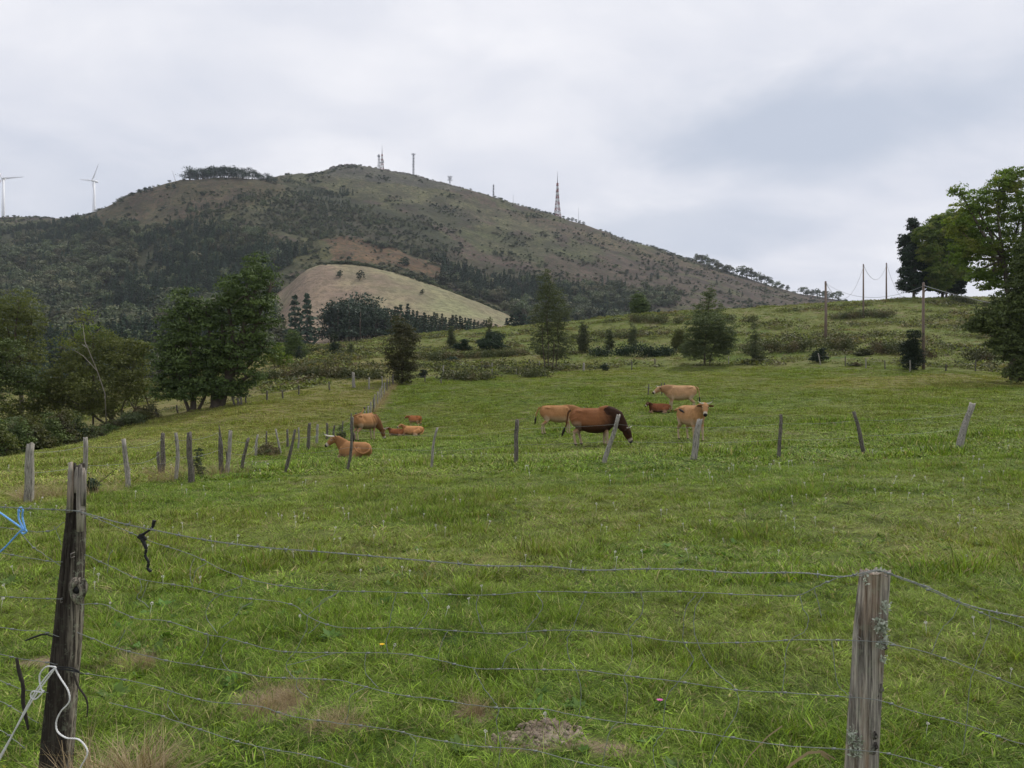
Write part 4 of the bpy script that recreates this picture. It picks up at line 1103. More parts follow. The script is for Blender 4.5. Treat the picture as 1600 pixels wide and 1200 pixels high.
lattice('lattice_mast', 'small grey lattice mast with side aerials, between the ringed mast and the thin rod', 771, 1195, 22, 2.0, 1.2, 5, ['grey', ('panel', .9, 1, 3), ('panel', .7, 1, 3), ('panel', .5, -1, 2), ('panel', .3, 1, 2)], .05)
lattice('lattice_mast', 'tallest red and white lattice mast standing among dark bushes on the right crest', 871, 1190, 72, 9.5, 2.0, 11, [('panel', .5, 1, 4), ('panel', .46, -1, 4), ('panel', .56, -1, 4), ('panel', .4, 1, 3), ('dish', .3, -1, 1.2), ('platform', .12, 0, 5), ('hut', -5, 0, 4.5), ('panel', .62, 1, 4)], .26)
for px, h, lb in [(802, 15, 'thin bare rod mast left of the tallest lattice mast'), (904, 25, 'thin bare rod mast right of the tallest lattice mast')]:
    p = hill_at(px, 1192); g = Geo(); cyl(g, (0, 0, -1), (0, 0, h), .3, .14, 5)
    root = thing('rod_mast', lb, 'mast', p); link('mast_tube', g.mesh('mast_tube', [M['mast_grey']]), root)
    g = Geo(); cyl(g, (-.8, 0, h * .9), (.8, 0, h * .9), .1); cyl(g, (-.5, 0, h * .7), (.5, 0, h * .7), .1); link('crossbar', g.mesh('crossbar', [M['mast_grey']]), root)
def turbine(px, hub_py, Y, ang, yaw, label, L_=40):
    x = (px - 800) / F * Y; zh = (600 - hub_py) / F * Y; zb = float(gz(x, Y)) - 3
    root = thing('wind_turbine', label, 'wind turbine', (x, Y, zb), yaw)
    H = zh - zb
    g = Geo(); g.tube([(0, 0, 0), (0, 0, H * .5), (0, 0, H - 1.4)], [3.0, 2.5, 1.7], 16); link('tower', g.mesh('tower', [M['turbine']], smooth=True), root)
    g = Geo(); g.tube([(0, -3.2, H), (0, -2.8, H), (0, 3, H), (0, 6.5, H + .2), (0, 6.8, H + .2)], [1.0, 1.9, 2.0, 1.7, .9], 10); link('nacelle', g.mesh('nacelle', [M['turbine']], smooth=True), root)
    g = Geo(); g.tube([(0, -3.2, H), (0, -4.4, H), (0, -5.4, H), (0, -5.7, H)], [1.7, 1.7, 1.1, .2], 10); hub = link('hub', g.mesh('hub', [M['turbine']], smooth=True), root)
    for k in range(3):
        a = R(ang + 120 * k); d = np.array([math.sin(a), 0, math.cos(a)]); e = np.array([math.cos(a), 0, -math.sin(a)])
        g = Geo(); V = []; st = [(0, .55, .5), (.06, .6, .5), (.18, 1.35, .35), (.4, 1.0, .22), (.7, .65, .12), (.96, .32, .05), (1, .06, .02)]
        for f, wd, th in st:
            c = np.array([0, -4.3 - 2.0 * f * f * .6, H]) + d * (1.0 + f * L_)
            for q in range(8):
                t = q / 8 * 6.283
                V.append(c + e * (wd * 1.35 * math.cos(t) + .35 * wd * (f > .1)) + np.array([0, 1, 0]) * (th * math.sin(t) + wd * .25 * math.cos(t)))
        n = len(st); Q = [(i*8+j, i*8+(j+1) % 8, (i+1)*8+(j+1) % 8, (i+1)*8+j) for i in range(n-1) for j in range(8)]
        g.add(V, Q); link('blade', g.mesh('blade', [M['turbine']], smooth=True), root)
    return root
turbine(5, 279, 1330, 84, R(12), 'wind turbine cut by the left edge of the picture', 34)
turbine(147, 283, 1330, 40, R(-30), 'whole white wind turbine left of the mountain shoulder', 33)
turbine(284, 306, 1330, -20, R(-20), 'wind turbine hidden behind the shoulder with only one blade tip showing', 46)
# rocks of the crest
g = Geo()
def rock(g, c, r, seed):
    q = np.random.default_rng(seed); n = 8
    rings = []
    for i, f in enumerate((0, .35, .75, 1)):
        for j in range(n):
            a = j / n * 6.283; rr = (1.1, 1.0, .72, .3)[i] * (.7 + .5 * q.random())
            rings.append((c[0] + r * rr * math.cos(a), c[1] + r * rr * math.sin(a) * .8, c[2] + r * (.95 * f - .3) * (.8 + .4 * q.random())))
    m = len(rings); rings.append((c[0], c[1], c[2] + r * .62))
    Q = [(i*n+j, i*n+(j+1) % n, (i+1)*n+(j+1) % n, (i+1)*n+j) for i in range(3) for j in range(n)]
    g.add(rings, Q, [(3*n+j, 3*n+(j+1) % n, m) for j in range(n)])
for k in range(150):
    px = 514 + rng.random() ** .9 * 215; yy = 1170 + rng.random() * 30
    p = hill_at(px, yy); rock(g, (p[0], p[1], p[2]), (1.2 + 2.2 * rng.random()) * (1.3 if px < 560 else .9), k)
tag(link('crest_rocks', g.mesh('crest_rocks', [M['rock']])), 'jumble of grey rocks along the summit crest', kind='stuff')

# ------------------------------------------------------------------ cable poles
poles = []
def pole(px, top, base=None, Y=None, label='', r=.13, red=False):
    p = Vector(hill_at(px, Y)) if Y else G(px, base)
    H = (600 - top) / F * p[1] - p[2]
    root = thing('wooden_pole', label, 'pole', tuple(p))
    g = Geo(); g.tube([(0, 0, -.5), (rng.normal(0, .03), 0, H * .5), (0, 0, H)], [r * 1.25, r, r * .8], 10); link('shaft', g.mesh('shaft', [M['pole_wood']], smooth=True), root)
    g = Geo(); g.box((0, -r, H - .35), (.34, .06, .08)); cyl(g, (0, 0, H), (0, 0, H + .08), r * .9, r * .3); link('cable_bracket', g.mesh('cable_bracket', [M['rust_wire']]), root)
    t = Vector((p[0], p[1] - r - .02, p[2] + H - .33)); poles.append(t); return t
pa = pole(1290, 440, 531, None, 'wooden pole planted behind the left part of the bramble hedge', .19)
pb = pole(1349, 413, None, 150, 'slender pole on the ridge, left of the pair against the sky', .15)
pc_ = pole(1385, 411, None, 186, 'slender reddish pole on the ridge, right of the pair against the sky', .17)
pd = pole(1443, 442, 577, None, 'tallest wooden pole, its foot at the pasture edge right of the evergreen bush', .15)
def sag(a, b, s, n=14, ends=0.0):
    a, b = np.array(a), np.array(b); f = np.linspace(0, 1, n)[:, None]
    return a + (b - a) * f - np.array([0, 0, s]) * 4 * f * (1 - f)
for a, b, s, r, lb in [(pa, pb, 4.2, .035, 'slack cable between the hedge pole and the left ridge pole'), (pb, pc_, 3.2, .035, 'slack cable between the two slender ridge poles'), (pa, pd, 1.7, .022, 'long slack cable from the hedge pole to the tallest pole'),
                       (pd, Vector((58, 62, 5.3)), 1.3, .035, 'bright cable from the tallest pole dropping away right in front of the dark trees'), (pc_, Vector((92, 175, 20.6)), 4.2, .035, 'thin cable sagging right from the reddish ridge pole')]:
    g = Geo(); P = sag(a, b, s); P0 = P[0].copy(); g.tube(P - P0, r, 5)
    tag(link('cable', g.mesh('cable', [M['cable']], smooth=True), None, tuple(P0)), lb, 'cable')

# ------------------------------------------------------------------ fences
def post_mesh(L_, r, lean=(0, 0), bend=.02, seed=0, sides=9, matn='post', tip='cut', taper=.8, n=9, sunk=.25, rough=.18):
    q = np.random.default_rng(seed); V = []; K = n
    bx, by = q.normal(0, bend, 2)
    prof = 1 + (q.random(sides) - .5) * rough * 1.6
    for i in range(K):
        f = i / (K - 1); z = -sunk + (L_ + sunk) * f
        ff = max(0, z / L_)
        c = np.array([lean[0] * ff * L_ + bx * math.sin(ff * 3.1) + .4 * bend * math.sin(ff * 7 + seed), lean[1] * ff * L_ + by * math.sin(ff * 3.1), z])
        rr = r * (1 + (taper - 1) * ff)
        if tip == 'point' and f > .72: rr *= max(.12, (1 - f) / .28)
        for j in range(sides):
            a = j / sides * 6.283 + .15 * math.sin(ff * 5 + seed)
            rj = rr * prof[j] * (1 + (q.random() - .5) * rough)
            zz = (q.random() - .5) * r * .8 if i == K - 1 else 0
            V.append(c + [rj * math.cos(a), rj * math.sin(a), zz])
    m = len(V); V.append(np.array(V[-sides:]).mean(0) + [0, 0, -r * .1])
    Q = [(i*sides+j, i*sides+(j+1) % sides, (i+1)*sides+(j+1) % sides, (i+1)*sides+j) for i in range(K-1) for j in range(sides)]
    T = [((K-1)*sides+j, (K-1)*sides+(j+1) % sides, m) for j in range(sides)]
    g = Geo(); g.add(V, Q, T)
    return g.mesh('fence_post', [M[matn]])
def fence(name, label, plist, r, wires=(.9,), wire_r=.0035, matn=None, group=None, sunk=.25, dryc=True):
    """plist: (top x, top y, base x, base y[, material[, tip[, radius[, label]]]])"""
    pts = [G(q[2], q[3]) for q in plist]
    root = thing(name, label, 'fence', tuple(pts[0]), 0, group); o = np.array(pts[0]); tops = []
    for i, (q, p) in enumerate(zip(plist, pts)):
        Y = p[1]; H = (600 - q[1]) / F * Y - p[2]; dx = (q[0] - q[2]) / F * Y
        mt = q[4] if len(q) > 4 and q[4] else (matn or ('post' if rng.random() < .6 else 'post_dark'))
        tip = q[5] if len(q) > 5 and q[5] else 'cut'
        rr = 1.12 * (q[6] if len(q) > 6 and q[6] else r * (.85 + .3 * rng.random()))
        me = post_mesh(H, rr, (dx / H, rng.normal(0, .04)), .02, int(q[0]) + i, matn=mt, tip=tip, sunk=sunk)
        c = link('fence_post', me, root, tuple(np.array(p) - o))
        if len(q) > 7: c['label'] = q[7]
        tops.append((np.array(p), np.array([dx, 0, H])))
    for wz in wires:
        g = Geo()
        for (a, ta), (b, tb) in zip(tops[:-1], tops[1:]):
            g.tube(sag(a + ta * wz - o + [0, -r, 0], b + tb * wz - o + [0, -r, 0], .03 * np.linalg.norm(b - a) * (.2 + .8 * rng.random()), 6), wire_r, 3)
        link('wire_strand', g.mesh('wire_strand', [M['wire']]), root)
    return root
fence('wire_fence', 'row of widely spaced leaning posts crossing the pasture in front of the cattle', [
    (462, 671, 446, 741, 'post_dark', None, .036), (551, 652, 543, 737, 'post_dark', None, .036), (683, 668, 674, 733, 'post', None, .036), (808, 656, 806, 726, 'post_dark', None, .062),
    (967, 648, 943, 723, 'post', None, .062, 'thick pale grey post leaning right in front of the bull'), (1094, 655, 1084, 720, 'post', None, .075, 'thick grey post before the cow that faces the camera'), (1221, 648, 1216, 718, 'post_dark', None, .05, 'crooked dark post'),
    (1334, 643, 1350, 712, 'post_dark', None, .055, 'dark post leaning left'), (1521, 630, 1498, 701, 'post', None, .085, 'thickest post leaning right near the right edge')], .045, (.8, .45), .0028)
fence('wire_fence', 'dense row of old grey posts along the left pasture running up to the rusty tree', [
    (50, 692, 44, 786, 'post', None, .07), (134, 684, 130, 770, 'post', None, .045), (193, 686, 200, 763, 'post', None, .05), (254, 677, 254, 741, 'post_dark', None, .06), (247, 706, 250, 741, 'post_dark', None, .045, 'stub nailed beside its taller neighbour'),
    (275, 676, 275, 751, 'post', None, .042), (296, 675, 299, 754, 'post_dark', None, .058), (341, 664, 346, 742, 'post_dark', 'point', .055, 'reddish split post with a sharp tip'), (352, 700, 358, 742, 'post_dark', 'point', .035), (360, 673, 354, 742, 'post', None, .058),
    (389, 684, 378, 736, 'post_dark', None, .045), (403, 679, 400, 714, 'post', None, .05), (416, 674, 417, 708, 'post_dark', None, .04), (431, 670, 440, 712, 'post', None, .04), (449, 671, 450, 700, 'post_dark', None, .05), (467, 668, 466, 702, 'post', None, .04),
    (485, 661, 482, 706, 'post_dark', None, .07), (497, 663, 495, 694, 'post', None, .07), (511, 661, 510, 688, 'post_dark', None, .06), (523, 664, 522, 684), (536, 658, 535, 681), (549, 646, 548, 675), (556, 645, 556, 672), (563, 644, 562, 668), (570, 642, 569, 662),
    (575, 634, 575, 657), (579, 628, 579, 651), (583, 621, 583, 645), (586, 616, 586, 639), (590, 612, 590, 633), (593, 607, 594, 628), (597, 603, 597, 623), (601, 598, 601, 618), (605, 592, 605, 611), (609, 588, 609, 606), (613, 586, 613, 602)], .055, (.85, .5), .004)
fence('wire_fence', 'low row of pale stakes and posts along the far edge of the pasture', [
    (614, 585, 615, 602), (664, 586, 664, 597), (689, 593, 690, 601), (693, 571, 693, 586), (769, 567, 769, 584, 'post'), (807, 576, 807, 585), (843, 564, 843, 582, 'post'), (912, 567, 912, 581, 'post', None, .12), (948, 568, 948, 579), (987, 563, 987, 579), (1023, 560, 1023, 573),
    (1138, 557, 1138, 571, 'post'), (1278, 552, 1282, 570, 'post'), (1321, 556, 1321, 573, 'post_dark'), (1353, 560, 1353, 576, 'post'), (1383, 563, 1383, 577, 'post_dark'), (1421, 563, 1422, 581, 'post'), (1478, 569, 1478, 580, 'post_dark'), (1524, 562, 1524, 580, 'post_dark'), (1592, 574, 1592, 594, 'post')], .07, (.8,), .005)
fence('wire_fence', 'thin dark stakes under the big trees along the far side of the left pasture', [
    (243, 639, 248, 653, 'post_dark'), (276, 633, 278, 645, 'post_dark'), (363, 616, 366, 634, 'post_dark'), (371, 622, 372, 634, 'post_dark'), (376, 620, 377, 633, 'post_dark'), (384, 620, 384, 631, 'post_dark'), (417, 610, 417, 626, 'post_dark'), (441, 610, 442, 623, 'post_dark'), (467, 602, 467, 618, 'post_dark'), (514, 596, 515, 611, 'post_dark'),
    (552, 582, 553, 606, 'post', None, .14), (577, 590, 577, 609, 'post'), (597, 588, 597, 606, 'post')], .07, (.8,), .005)
for (a, b, c, d, lb) in [(1014, 600, 1013, 617, 'single dark stake left of the close pair behind the pale fawn cow'), (1033, 598, 1034, 617, 'left stake of the close pair above the head of the pale fawn cow'), (1038, 598, 1039, 617, 'right stake of the close pair above the head of the pale fawn cow')]:
    p = G(c, d); H = (600 - b) / F * p[1] - p[2]
    root = thing('stake', lb, 'post', tuple(p)); link('shaft', post_mesh(H, .055, ((a - c) / F * p[1] / H, 0), seed=a, matn='post_dark'), root)
    g = Geo(); g.tube([(-.3, 0, H * .7), (0, -.06, H * .7), (.3, 0, H * .68)], .012, 4); link('wire_stub', g.mesh('wire_stub', [M['wire']]), root)

# --------- the near fence: plane through the two near posts
def FY(px): return 2.6013 / (1 + .18 * (px - 800) / F)
def fp(px, py, off=0.0):
    Y = FY(px) + off
    return np.array([(px - 800) / F * Y, Y, (600 - py) / F * Y])
pl = fp(92, 1200); pr = fp(1350, 1200)
froot = thing('near_wire_fence', 'near fence of barbed wire and sagging netting between two rough wooden posts', 'fence', (float(pl[0]), float(pl[1]), float(gz(pl[0], pl[1]))))
FO = np.array(froot.location)
def fine_post(path, radf, sides, n, seed, half=False, cracks=6):
    """path(f)->centre, radf(f)->(rx, ry); returns Geo"""
    q = np.random.default_rng(seed); V = []
    ca = q.random(cracks) * 6.283; cd = .10 + .22 * q.random(cracks); cw = .06 + .05 * q.random(cracks); cs = q.random(cracks) * .6; ce = cs + .3 + .6 * q.random(cracks)
    for i in range(n):
        f = i / (n - 1); c = path(f); rx, ry = radf(f)
        for j in range(sides):
            a = j / sides * 6.283
            k = 1 + .05 * math.sin(3 * a + 4 * f + seed) + .035 * (vnoise(a * 3, f * 9, 1., seed) - .5) * 2 + .05 * (vnoise(a * 14, f * 5, 1., seed + 1) - .5)
            for m in range(cracks):
                da = abs((a - ca[m] - .15 * math.sin(f * 6 + m) + math.pi) % 6.283 - math.pi)
                if cs[m] < f < ce[m]: k -= cd[m] * math.exp(-(da / cw[m]) ** 2) * math.sin(math.pi * (f - cs[m]) / (ce[m] - cs[m])) ** .5
            if f > .999 : pass
            x, y = math.cos(a) * rx * k, math.sin(a) * ry * k
            if half and y < -ry * .45: y = -ry * .45 - .04 * rx * (k - 1) + .0025 * (vnoise(x * 250, f * 4, 1., 4) - .5)
            z = 0
            if i == n - 1: z = .010 * (vnoise(x * 90, y * 90, 1., seed + 5) - .5) * 2 - .012 * (k < .9)
            V.append(c + np.array([x, y, z]))
    m = len(V); V.append(np.array(V[-sides:]).mean(0) - [0, 0, .008])
    Q = [(i*sides+j, i*sides+(j+1) % sides, (i+1)*sides+(j+1) % sides, (i+1)*sides+j) for i in range(n-1) for j in range(sides)]
    g = Geo(); g.add(V, Q, [((n-1)*sides+j, (n-1)*sides+(j+1) % sides, m) for j in range(sides)])
    return g
def pathfrom(pxs, off=.05):
    P = np.array([fp(a, b, off) for a, b in pxs]) - FO
    return lambda f: np.array([np.interp(f, np.linspace(0, 1, len(P)), P[:, k]) for k in range(3)])
lp = pathfrom([(80, 1320), (88, 1200), (98, 1080), (107, 980), (112, 900), (117, 830), (119, 780), (120, 727)])
def lrad(f):
    w = np.interp(f, [0, .2, .42, .55, .65, .78, .9, 1], [25, 24, 21.5, 19.5, 17, 14.5, 13, 11]) * 2.85 / F
    return w * 1.0, w * .95
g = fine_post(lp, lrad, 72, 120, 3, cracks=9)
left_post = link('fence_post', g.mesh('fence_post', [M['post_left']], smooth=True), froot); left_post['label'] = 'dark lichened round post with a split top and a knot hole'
# knot with a dark hole, split slivers at the top
kc = fp(118, 923, -.006) - FO
g = Geo(); ring = []
for i, (rr, dy) in enumerate([(.046, .016), (.032, .001), (.022, -.003), (.015, .003), (.012, .018)]):
    for j in range(20):
        a = j / 20 * 6.283; q = rr * (1 + .12 * math.sin(3 * a + i)); ring.append(kc + [q * math.cos(a) * .8, dy, q * math.sin(a) * 1.15])
g.add(ring, [(i*20+j, i*20+(j+1) % 20, (i+1)*20+(j+1) % 20, (i+1)*20+j) for i in range(4) for j in range(20)], None)
link('knot', g.mesh('knot', [M['post_left']], smooth=True), left_post)
g = Geo(); g.tube([kc + [0, .004, 0], kc + [0, .02, 0]], [.0125, .0125], 12); link('knot_hole', g.mesh('knot_hole', [M['black']]), left_post)
for dx, h0, h1, w in [(-9, 800, 722, 5), (7, 830, 726, 6), (12, 790, 731, 4.5), (1, 770, 730, 3.5)]:
    g = Geo(); a = fp(118 + dx, h0, -.0) - FO; b = fp(119 + dx * .9, h1, -.003) - FO; w_ = w / F * 2.8
    g.tube([a, a + (b - a) * .4, a + (b - a) * .8, b], [w_ * .9, w_, w_ * .9, w_ * .5], 7, jit=.3); link('sliver', g.mesh('sliver', [M['post_right']], smooth=False), left_post)
rp = pathfrom([(1336, 1330), (1344, 1200), (1350, 1100), (1357, 1000), (1364, 940), (1369, 893)], .05)
def rrad(f):
    w = np.interp(f, [0, .5, .8, 1], [25, 24, 23.5, 23]) * 2.4 / F
    return w, w * .95
g = fine_post(rp, rrad, 72, 110, 8, half=True, cracks=8)
right_post = link('fence_post', g.mesh('fence_post', [M['post_right']], smooth=True), froot); right_post['label'] = 'brown-grey half-round sawn post with grey-green lichen tufts'
g = Geo(); P = []; A = []
for (px, py, n, sx, sy) in [(1384, 948, 60, 5, 9), (1376, 978, 130, 10, 14), (1383, 1000, 60, 5, 8), (1373, 1008, 50, 5, 7), (1382, 1030, 25, 3, 8), (1331, 1150, 110, 7, 14), (1338, 1172, 100, 9, 12), (1344, 1160, 30, 5, 10), (1380, 985, 60, 6, 12), (1375, 890, 16, 9, 2), (1352, 905, 18, 3, 10)]:
    Y = FY(px); c = fp(px, py, .012) - FO
    P.append(c + rng.normal(size=(n, 3)) * [sx / F * Y * .5, .008, sy / F * Y * .5])
P = np.concatenate(P); g.leaves(P, .011 * (.5 + rng.random(len(P))), .55)
tag(link('lichen', g.mesh('lichen', [M['lichen']]), right_post), kind='stuff')
g = Geo()
for k in range(9): # bark curls on the right side of the sawn post
    f = .15 + .85 * rng.random(); px = 1384 - 30 * f; py = 940 + 260 * f; c = fp(px + 3, py, .05) - FO
    g.tube([c, c + rng.normal(0, .006, 3) + [.002, -.012, .02], c + rng.normal(0, .008, 3) + [.004, -.008, .05]], [.008, .007, .002], 6, jit=.4)
link('bark_strip', g.mesh('bark_strip', [M['post_dark']]), right_post)

def curve_pts(pxs, off=0.0, dens=6, wob=.0):
    P = np.array([fp(a, b, off) for a, b in pxs]) - FO
    if len(P) < 3: return P
    n = len(P); T = np.gradient(P, axis=0); out = []
    for i in range(n - 1):
        for k in range(dens):
            t = k / dens; h00 = 2*t**3-3*t**2+1; h10 = t**3-2*t**2+t; h01 = -2*t**3+3*t**2; h11 = t**3-t**2
            out.append(h00*P[i] + h10*T[i] + h01*P[i+1] + h11*T[i+1])
    out.append(P[-1]); out = np.array(out)
    if wob: out = out + rng.normal(0, wob, out.shape)
    return out
def resample(P, step):
    d = np.concatenate([[0], np.cumsum(np.linalg.norm(np.diff(P, axis=0), axis=1))]); s = np.arange(0, d[-1], step)
    return np.stack([np.interp(s, d, P[:, k]) for k in range(3)], 1), s
def barbed(pxs, off=0.0, name='barbed_wire'):
    P, s = resample(curve_pts(pxs, off), .006)
    g = Geo()
    for ph in (0, math.pi):
        a = s * 6.283 / .045 + ph
        Q = P + np.stack([np.zeros(len(s)), .0015 * np.cos(a), .0015 * np.sin(a)], 1)
        g.tube(Q, .0011, 4)
    for x0 in np.arange(.04, s[-1], .105):
        i = int(x0 / .006)
        if i + 2 >= len(P): break
        c = P[i]
        for k in range(2):
            d = rng.normal(size=3); d /= np.linalg.norm(d); g.tube([c - d * .012 + [k*.004, 0, 0], c + d * .012 + [k*.004, 0, 0]], .0011, 4)
        g.tube([c - [.005, 0, 0], c + [.005, 0, 0]], .0036, 5)
    return link(name, g.mesh(name, [M['wire']], smooth=True), froot)
barbed([(-80, 788), (-20, 791), (35, 794), (100, 797), (127, 800), (180, 815), (240, 828), (330, 845), (420, 856), (500, 862), (560, 867), (640, 874), (700, 879), (760, 884), (850, 885), (920, 891), (1000, 889), (1080, 890), (1150, 895), (1250, 895), (1310, 901), (1345, 896), (1370, 891), (1395, 898), (1450, 918), (1500, 941), (1540, 953), (1600, 965), (1700, 985)], -.035)
def strand(pxs, rad=.00120, knots=True, off=-.02):
    P = curve_pts(pxs, off, 6, .0006); g = Geo(); g.tube(P, rad, 5)
    if knots:
        Q, s = resample(P, .005)
        for x0 in np.arange(.07, s[-1], .155):
            i = min(int(x0 / .005), len(Q) - 3); c = Q[i]
            g.tube([c - [.006, 0, 0], c + [.006, 0, 0]], .0036, 5)
    return link('netting_strand', g.mesh('netting_strand', [M['wire']], smooth=True), froot)
STR = [
 [(125, 800), (180, 822), (235, 845), (300, 867), (360, 895), (420, 912), (500, 922), (560, 924), (640, 926), (750, 930), (850, 924), (950, 926), (1040, 924), (1100, 926), (1160, 929), (1245, 930), (1275, 917), (1310, 903), (1345, 899), (1372, 892), (1395, 899), (1450, 921), (1520, 952), (1600, 981), (1700, 1010)],
 [(132, 866), (180, 888), (220, 905), (300, 918), (360, 932), (420, 938), (460, 946), (480, 962), (520, 978), (570, 982), (620, 980), (700, 985), (780, 990), (850, 985), (900, 985), (980, 992), (1070, 1004), (1150, 1004), (1250, 1000), (1345, 1001), (1385, 1006), (1450, 1020), (1520, 1045), (1600, 1075), (1700, 1112)],
 [(125, 944), (160, 944), (185, 955), (215, 967), (260, 970), (320, 990), (360, 998), (420, 1014), (450, 1018), (530, 1020), (620, 1021), (680, 1030), (740, 1044), (800, 1045), (900, 1047), (930, 1049), (980, 1056), (1060, 1065), (1150, 1078), (1220, 1082), (1340, 1090), (1380, 1096), (1430, 1112), (1500, 1130), (1590, 1160), (1700, 1190)],
 [(120, 988), (150, 1000), (185, 1013), (250, 1030), (310, 1040), (370, 1050), (420, 1058), (520, 1062), (560, 1070), (620, 1085), (680, 1092), (740, 1102), (790, 1106), (850, 1108), (890, 1116), (960, 1128), (1040, 1137), (1130, 1150), (1220, 1164), (1335, 1172), (1400, 1180), (1500, 1210), (1600, 1240)],
 [(110, 1049), (200, 1063), (260, 1078), (320, 1095), (400, 1103), (460, 1120), (540, 1131), (610, 1140), (660, 1152), (740, 1165), (830, 1172), (900, 1190), (960, 1200), (1050, 1212), (1340, 1240)],
 [(170, 1098), (240, 1115), (300, 1135), (360, 1155), (410, 1168), (480, 1180), (550, 1200), (620, 1220)],
 [(-60, 820), (0, 824), (45, 830), (80, 829), (100, 815)],
 [(35, 835), (50, 853), (62, 862), (95, 884)],
 [(-60, 858), (0, 864), (35, 870), (70, 876), (98, 878)],
 [(-60, 930), (0, 932), (35, 934), (98, 936)],
 [(-60, 978), (0, 980), (35, 985), (65, 986), (92, 995)],
 [(-60, 1008), (0, 1022), (25, 1028), (60, 1033), (90, 1038)],
 [(-60, 1030), (0, 1063), (40, 1078), (75, 1082)],
 [(-60, 1070), (0, 1095), (35, 1115), (60, 1130)],
 [(-60, 1110), (0, 1140), (40, 1170)]]
for q in STR: strand(q)
STAYS = [[(303, 872), (297, 892), (300, 918)], [(372, 898), (377, 915), (352, 925), (330, 940), (322, 962), (340, 990)], [(322, 880), (306, 892), (302, 912)], [(530, 925), (512, 936), (496, 948), (480, 962)], [(524, 928), (502, 940), (498, 958)], [(620, 926), (614, 945), (608, 980)], [(658, 928), (670, 945), (662, 965), (650, 982)],
 [(748, 930), (744, 950), (757, 988)], [(838, 928), (848, 945), (840, 962), (822, 985), (822, 1008), (795, 1022), (784, 1044)], [(915, 930), (905, 955), (895, 983), (886, 1000), (890, 1030), (900, 1047), (908, 1080), (904, 1118)], [(1001, 926), (1005, 945), (1000, 963), (982, 984), (988, 1012), (985, 1040), (975, 1056), (980, 1080), (977, 1128)],
 [(1087, 930), (1072, 950), (1068, 980), (1068, 1004), (1080, 1022), (1082, 1035), (1060, 1065), (1042, 1090), (1036, 1136)], [(1100, 928), (1087, 950), (1084, 980), (1090, 1004), (1105, 1035), (1130, 1060), (1150, 1078), (1152, 1110), (1130, 1150)], [(1250, 930), (1254, 950), (1263, 965), (1258, 985), (1236, 1000), (1228, 1020), (1226, 1045), (1222, 1082)],
 [(1272, 920), (1278, 940), (1284, 965)], [(1300, 1000), (1304, 1040), (1310, 1070), (1330, 1090)], [(168, 895), (170, 870), (176, 860)], [(218, 905), (221, 920), (214, 934), (226, 942), (232, 950)], [(231, 910), (226, 924), (220, 936)], [(480, 962), (479, 985), (470, 1000), (462, 1018), (448, 1034), (450, 1048), (462, 1062)],
 [(500, 972), (490, 984), (482, 990)], [(395, 940), (378, 950), (366, 965), (345, 982)], [(572, 1021), (570, 1040), (574, 1056), (592, 1075)], [(325, 992), (324, 1008), (312, 1030), (300, 1040)], [(360, 998), (348, 1010), (346, 1030), (360, 1050)], [(530, 1020), (516, 1022), (448, 1040)], [(740, 1044), (756, 1075), (775, 1100), (780, 1112)], [(700, 986), (690, 1005), (684, 1030)],
 [(610, 984), (604, 1002), (606, 1020)], [(465, 1060), (463, 1072), (470, 1082), (482, 1090)], [(572, 1074), (548, 1088), (545, 1110), (540, 1130)], [(780, 1106), (776, 1130), (782, 1165), (778, 1200)], [(965, 1128), (952, 1145), (944, 1180), (940, 1210)], [(1042, 1138), (1026, 1158), (1020, 1175), (1026, 1205)], [(1132, 1150), (1118, 1172), (1108, 1200)],
 [(1500, 942), (1488, 965), (1470, 985), (1455, 1022)], [(1545, 956), (1548, 980), (1538, 1005), (1522, 1045), (1514, 1080), (1510, 1130), (1504, 1180)], [(1370, 1004), (1384, 1002), (1402, 1008)], [(85, 822), (92, 840), (96, 852)], [(640, 1148), (650, 1165), (640, 1200)], [(410, 1168), (414, 1185), (412, 1210)], [(270, 1078), (262, 1100), (280, 1125)], [(180, 1015), (188, 1000), (196, 985)]]
for q in STAYS: 
    P = curve_pts(q, -.018, 6, .0008); g = Geo(); g.tube(P, .00115, 4); link('netting_stay', g.mesh('netting_stay', [M['wire']], smooth=True), froot)
# staples holding the strands on the posts
for px, py in [(104, 798), (128, 801), (112, 868), (96, 938), (84, 1049), (1348, 898), (1386, 897), (1344, 1001), (1382, 1005), (1330, 1090)]:
    c = fp(px, py, -.01) - FO; g = Geo(); g.tube([c + [0, .02, .008], c + [0, -.005, .008], c + [0, -.005, -.008], c + [0, .02, -.008]], .0016, 4); link('staple', g.mesh('staple', [M['rust_wire']]), froot)
def rope(name, label, cat, pxs, rad, mt, off=-.03, twist=True, join=None):
    o = fp(*pxs[0][0], off); g = Geo()
    for q in pxs:
        P = curve_pts(q, off, 8) + FO - o
        if twist:
            P2, s = resample(P, .005); a = s * 6.283 / .03
            for ph in (0, 2.1, 4.2):
                g.tube(P2 + rad * .5 * np.stack([np.cos(a + ph) * .6, np.cos(a + ph), np.sin(a + ph)], 1), rad * .62, 5)
        else: g.tube(P, rad if np.isscalar(rad) else np.interp(np.linspace(0, 1, len(P)), np.linspace(0, 1, len(rad)), rad), 6, jit=.3)
    return tag(link(name, g.mesh(name, [M[mt]], smooth=True), None, tuple(o)), label, cat)
rope('twine', 'blue twine knotted to the top wires left of the near dark post', 'twine', [[(-60, 770), (-10, 795), (20, 815), (38, 828)], [(-60, 910), (0, 862), (22, 840), (32, 830), (40, 828)], [(31, 800), (29, 795), (33, 793), (36, 797), (35, 808), (38, 820), (40, 829)], [(29, 797), (30, 812), (39, 830)], [(32, 830), (36, 826), (42, 830), (37, 834), (32, 831)]], .0034, 'blue')
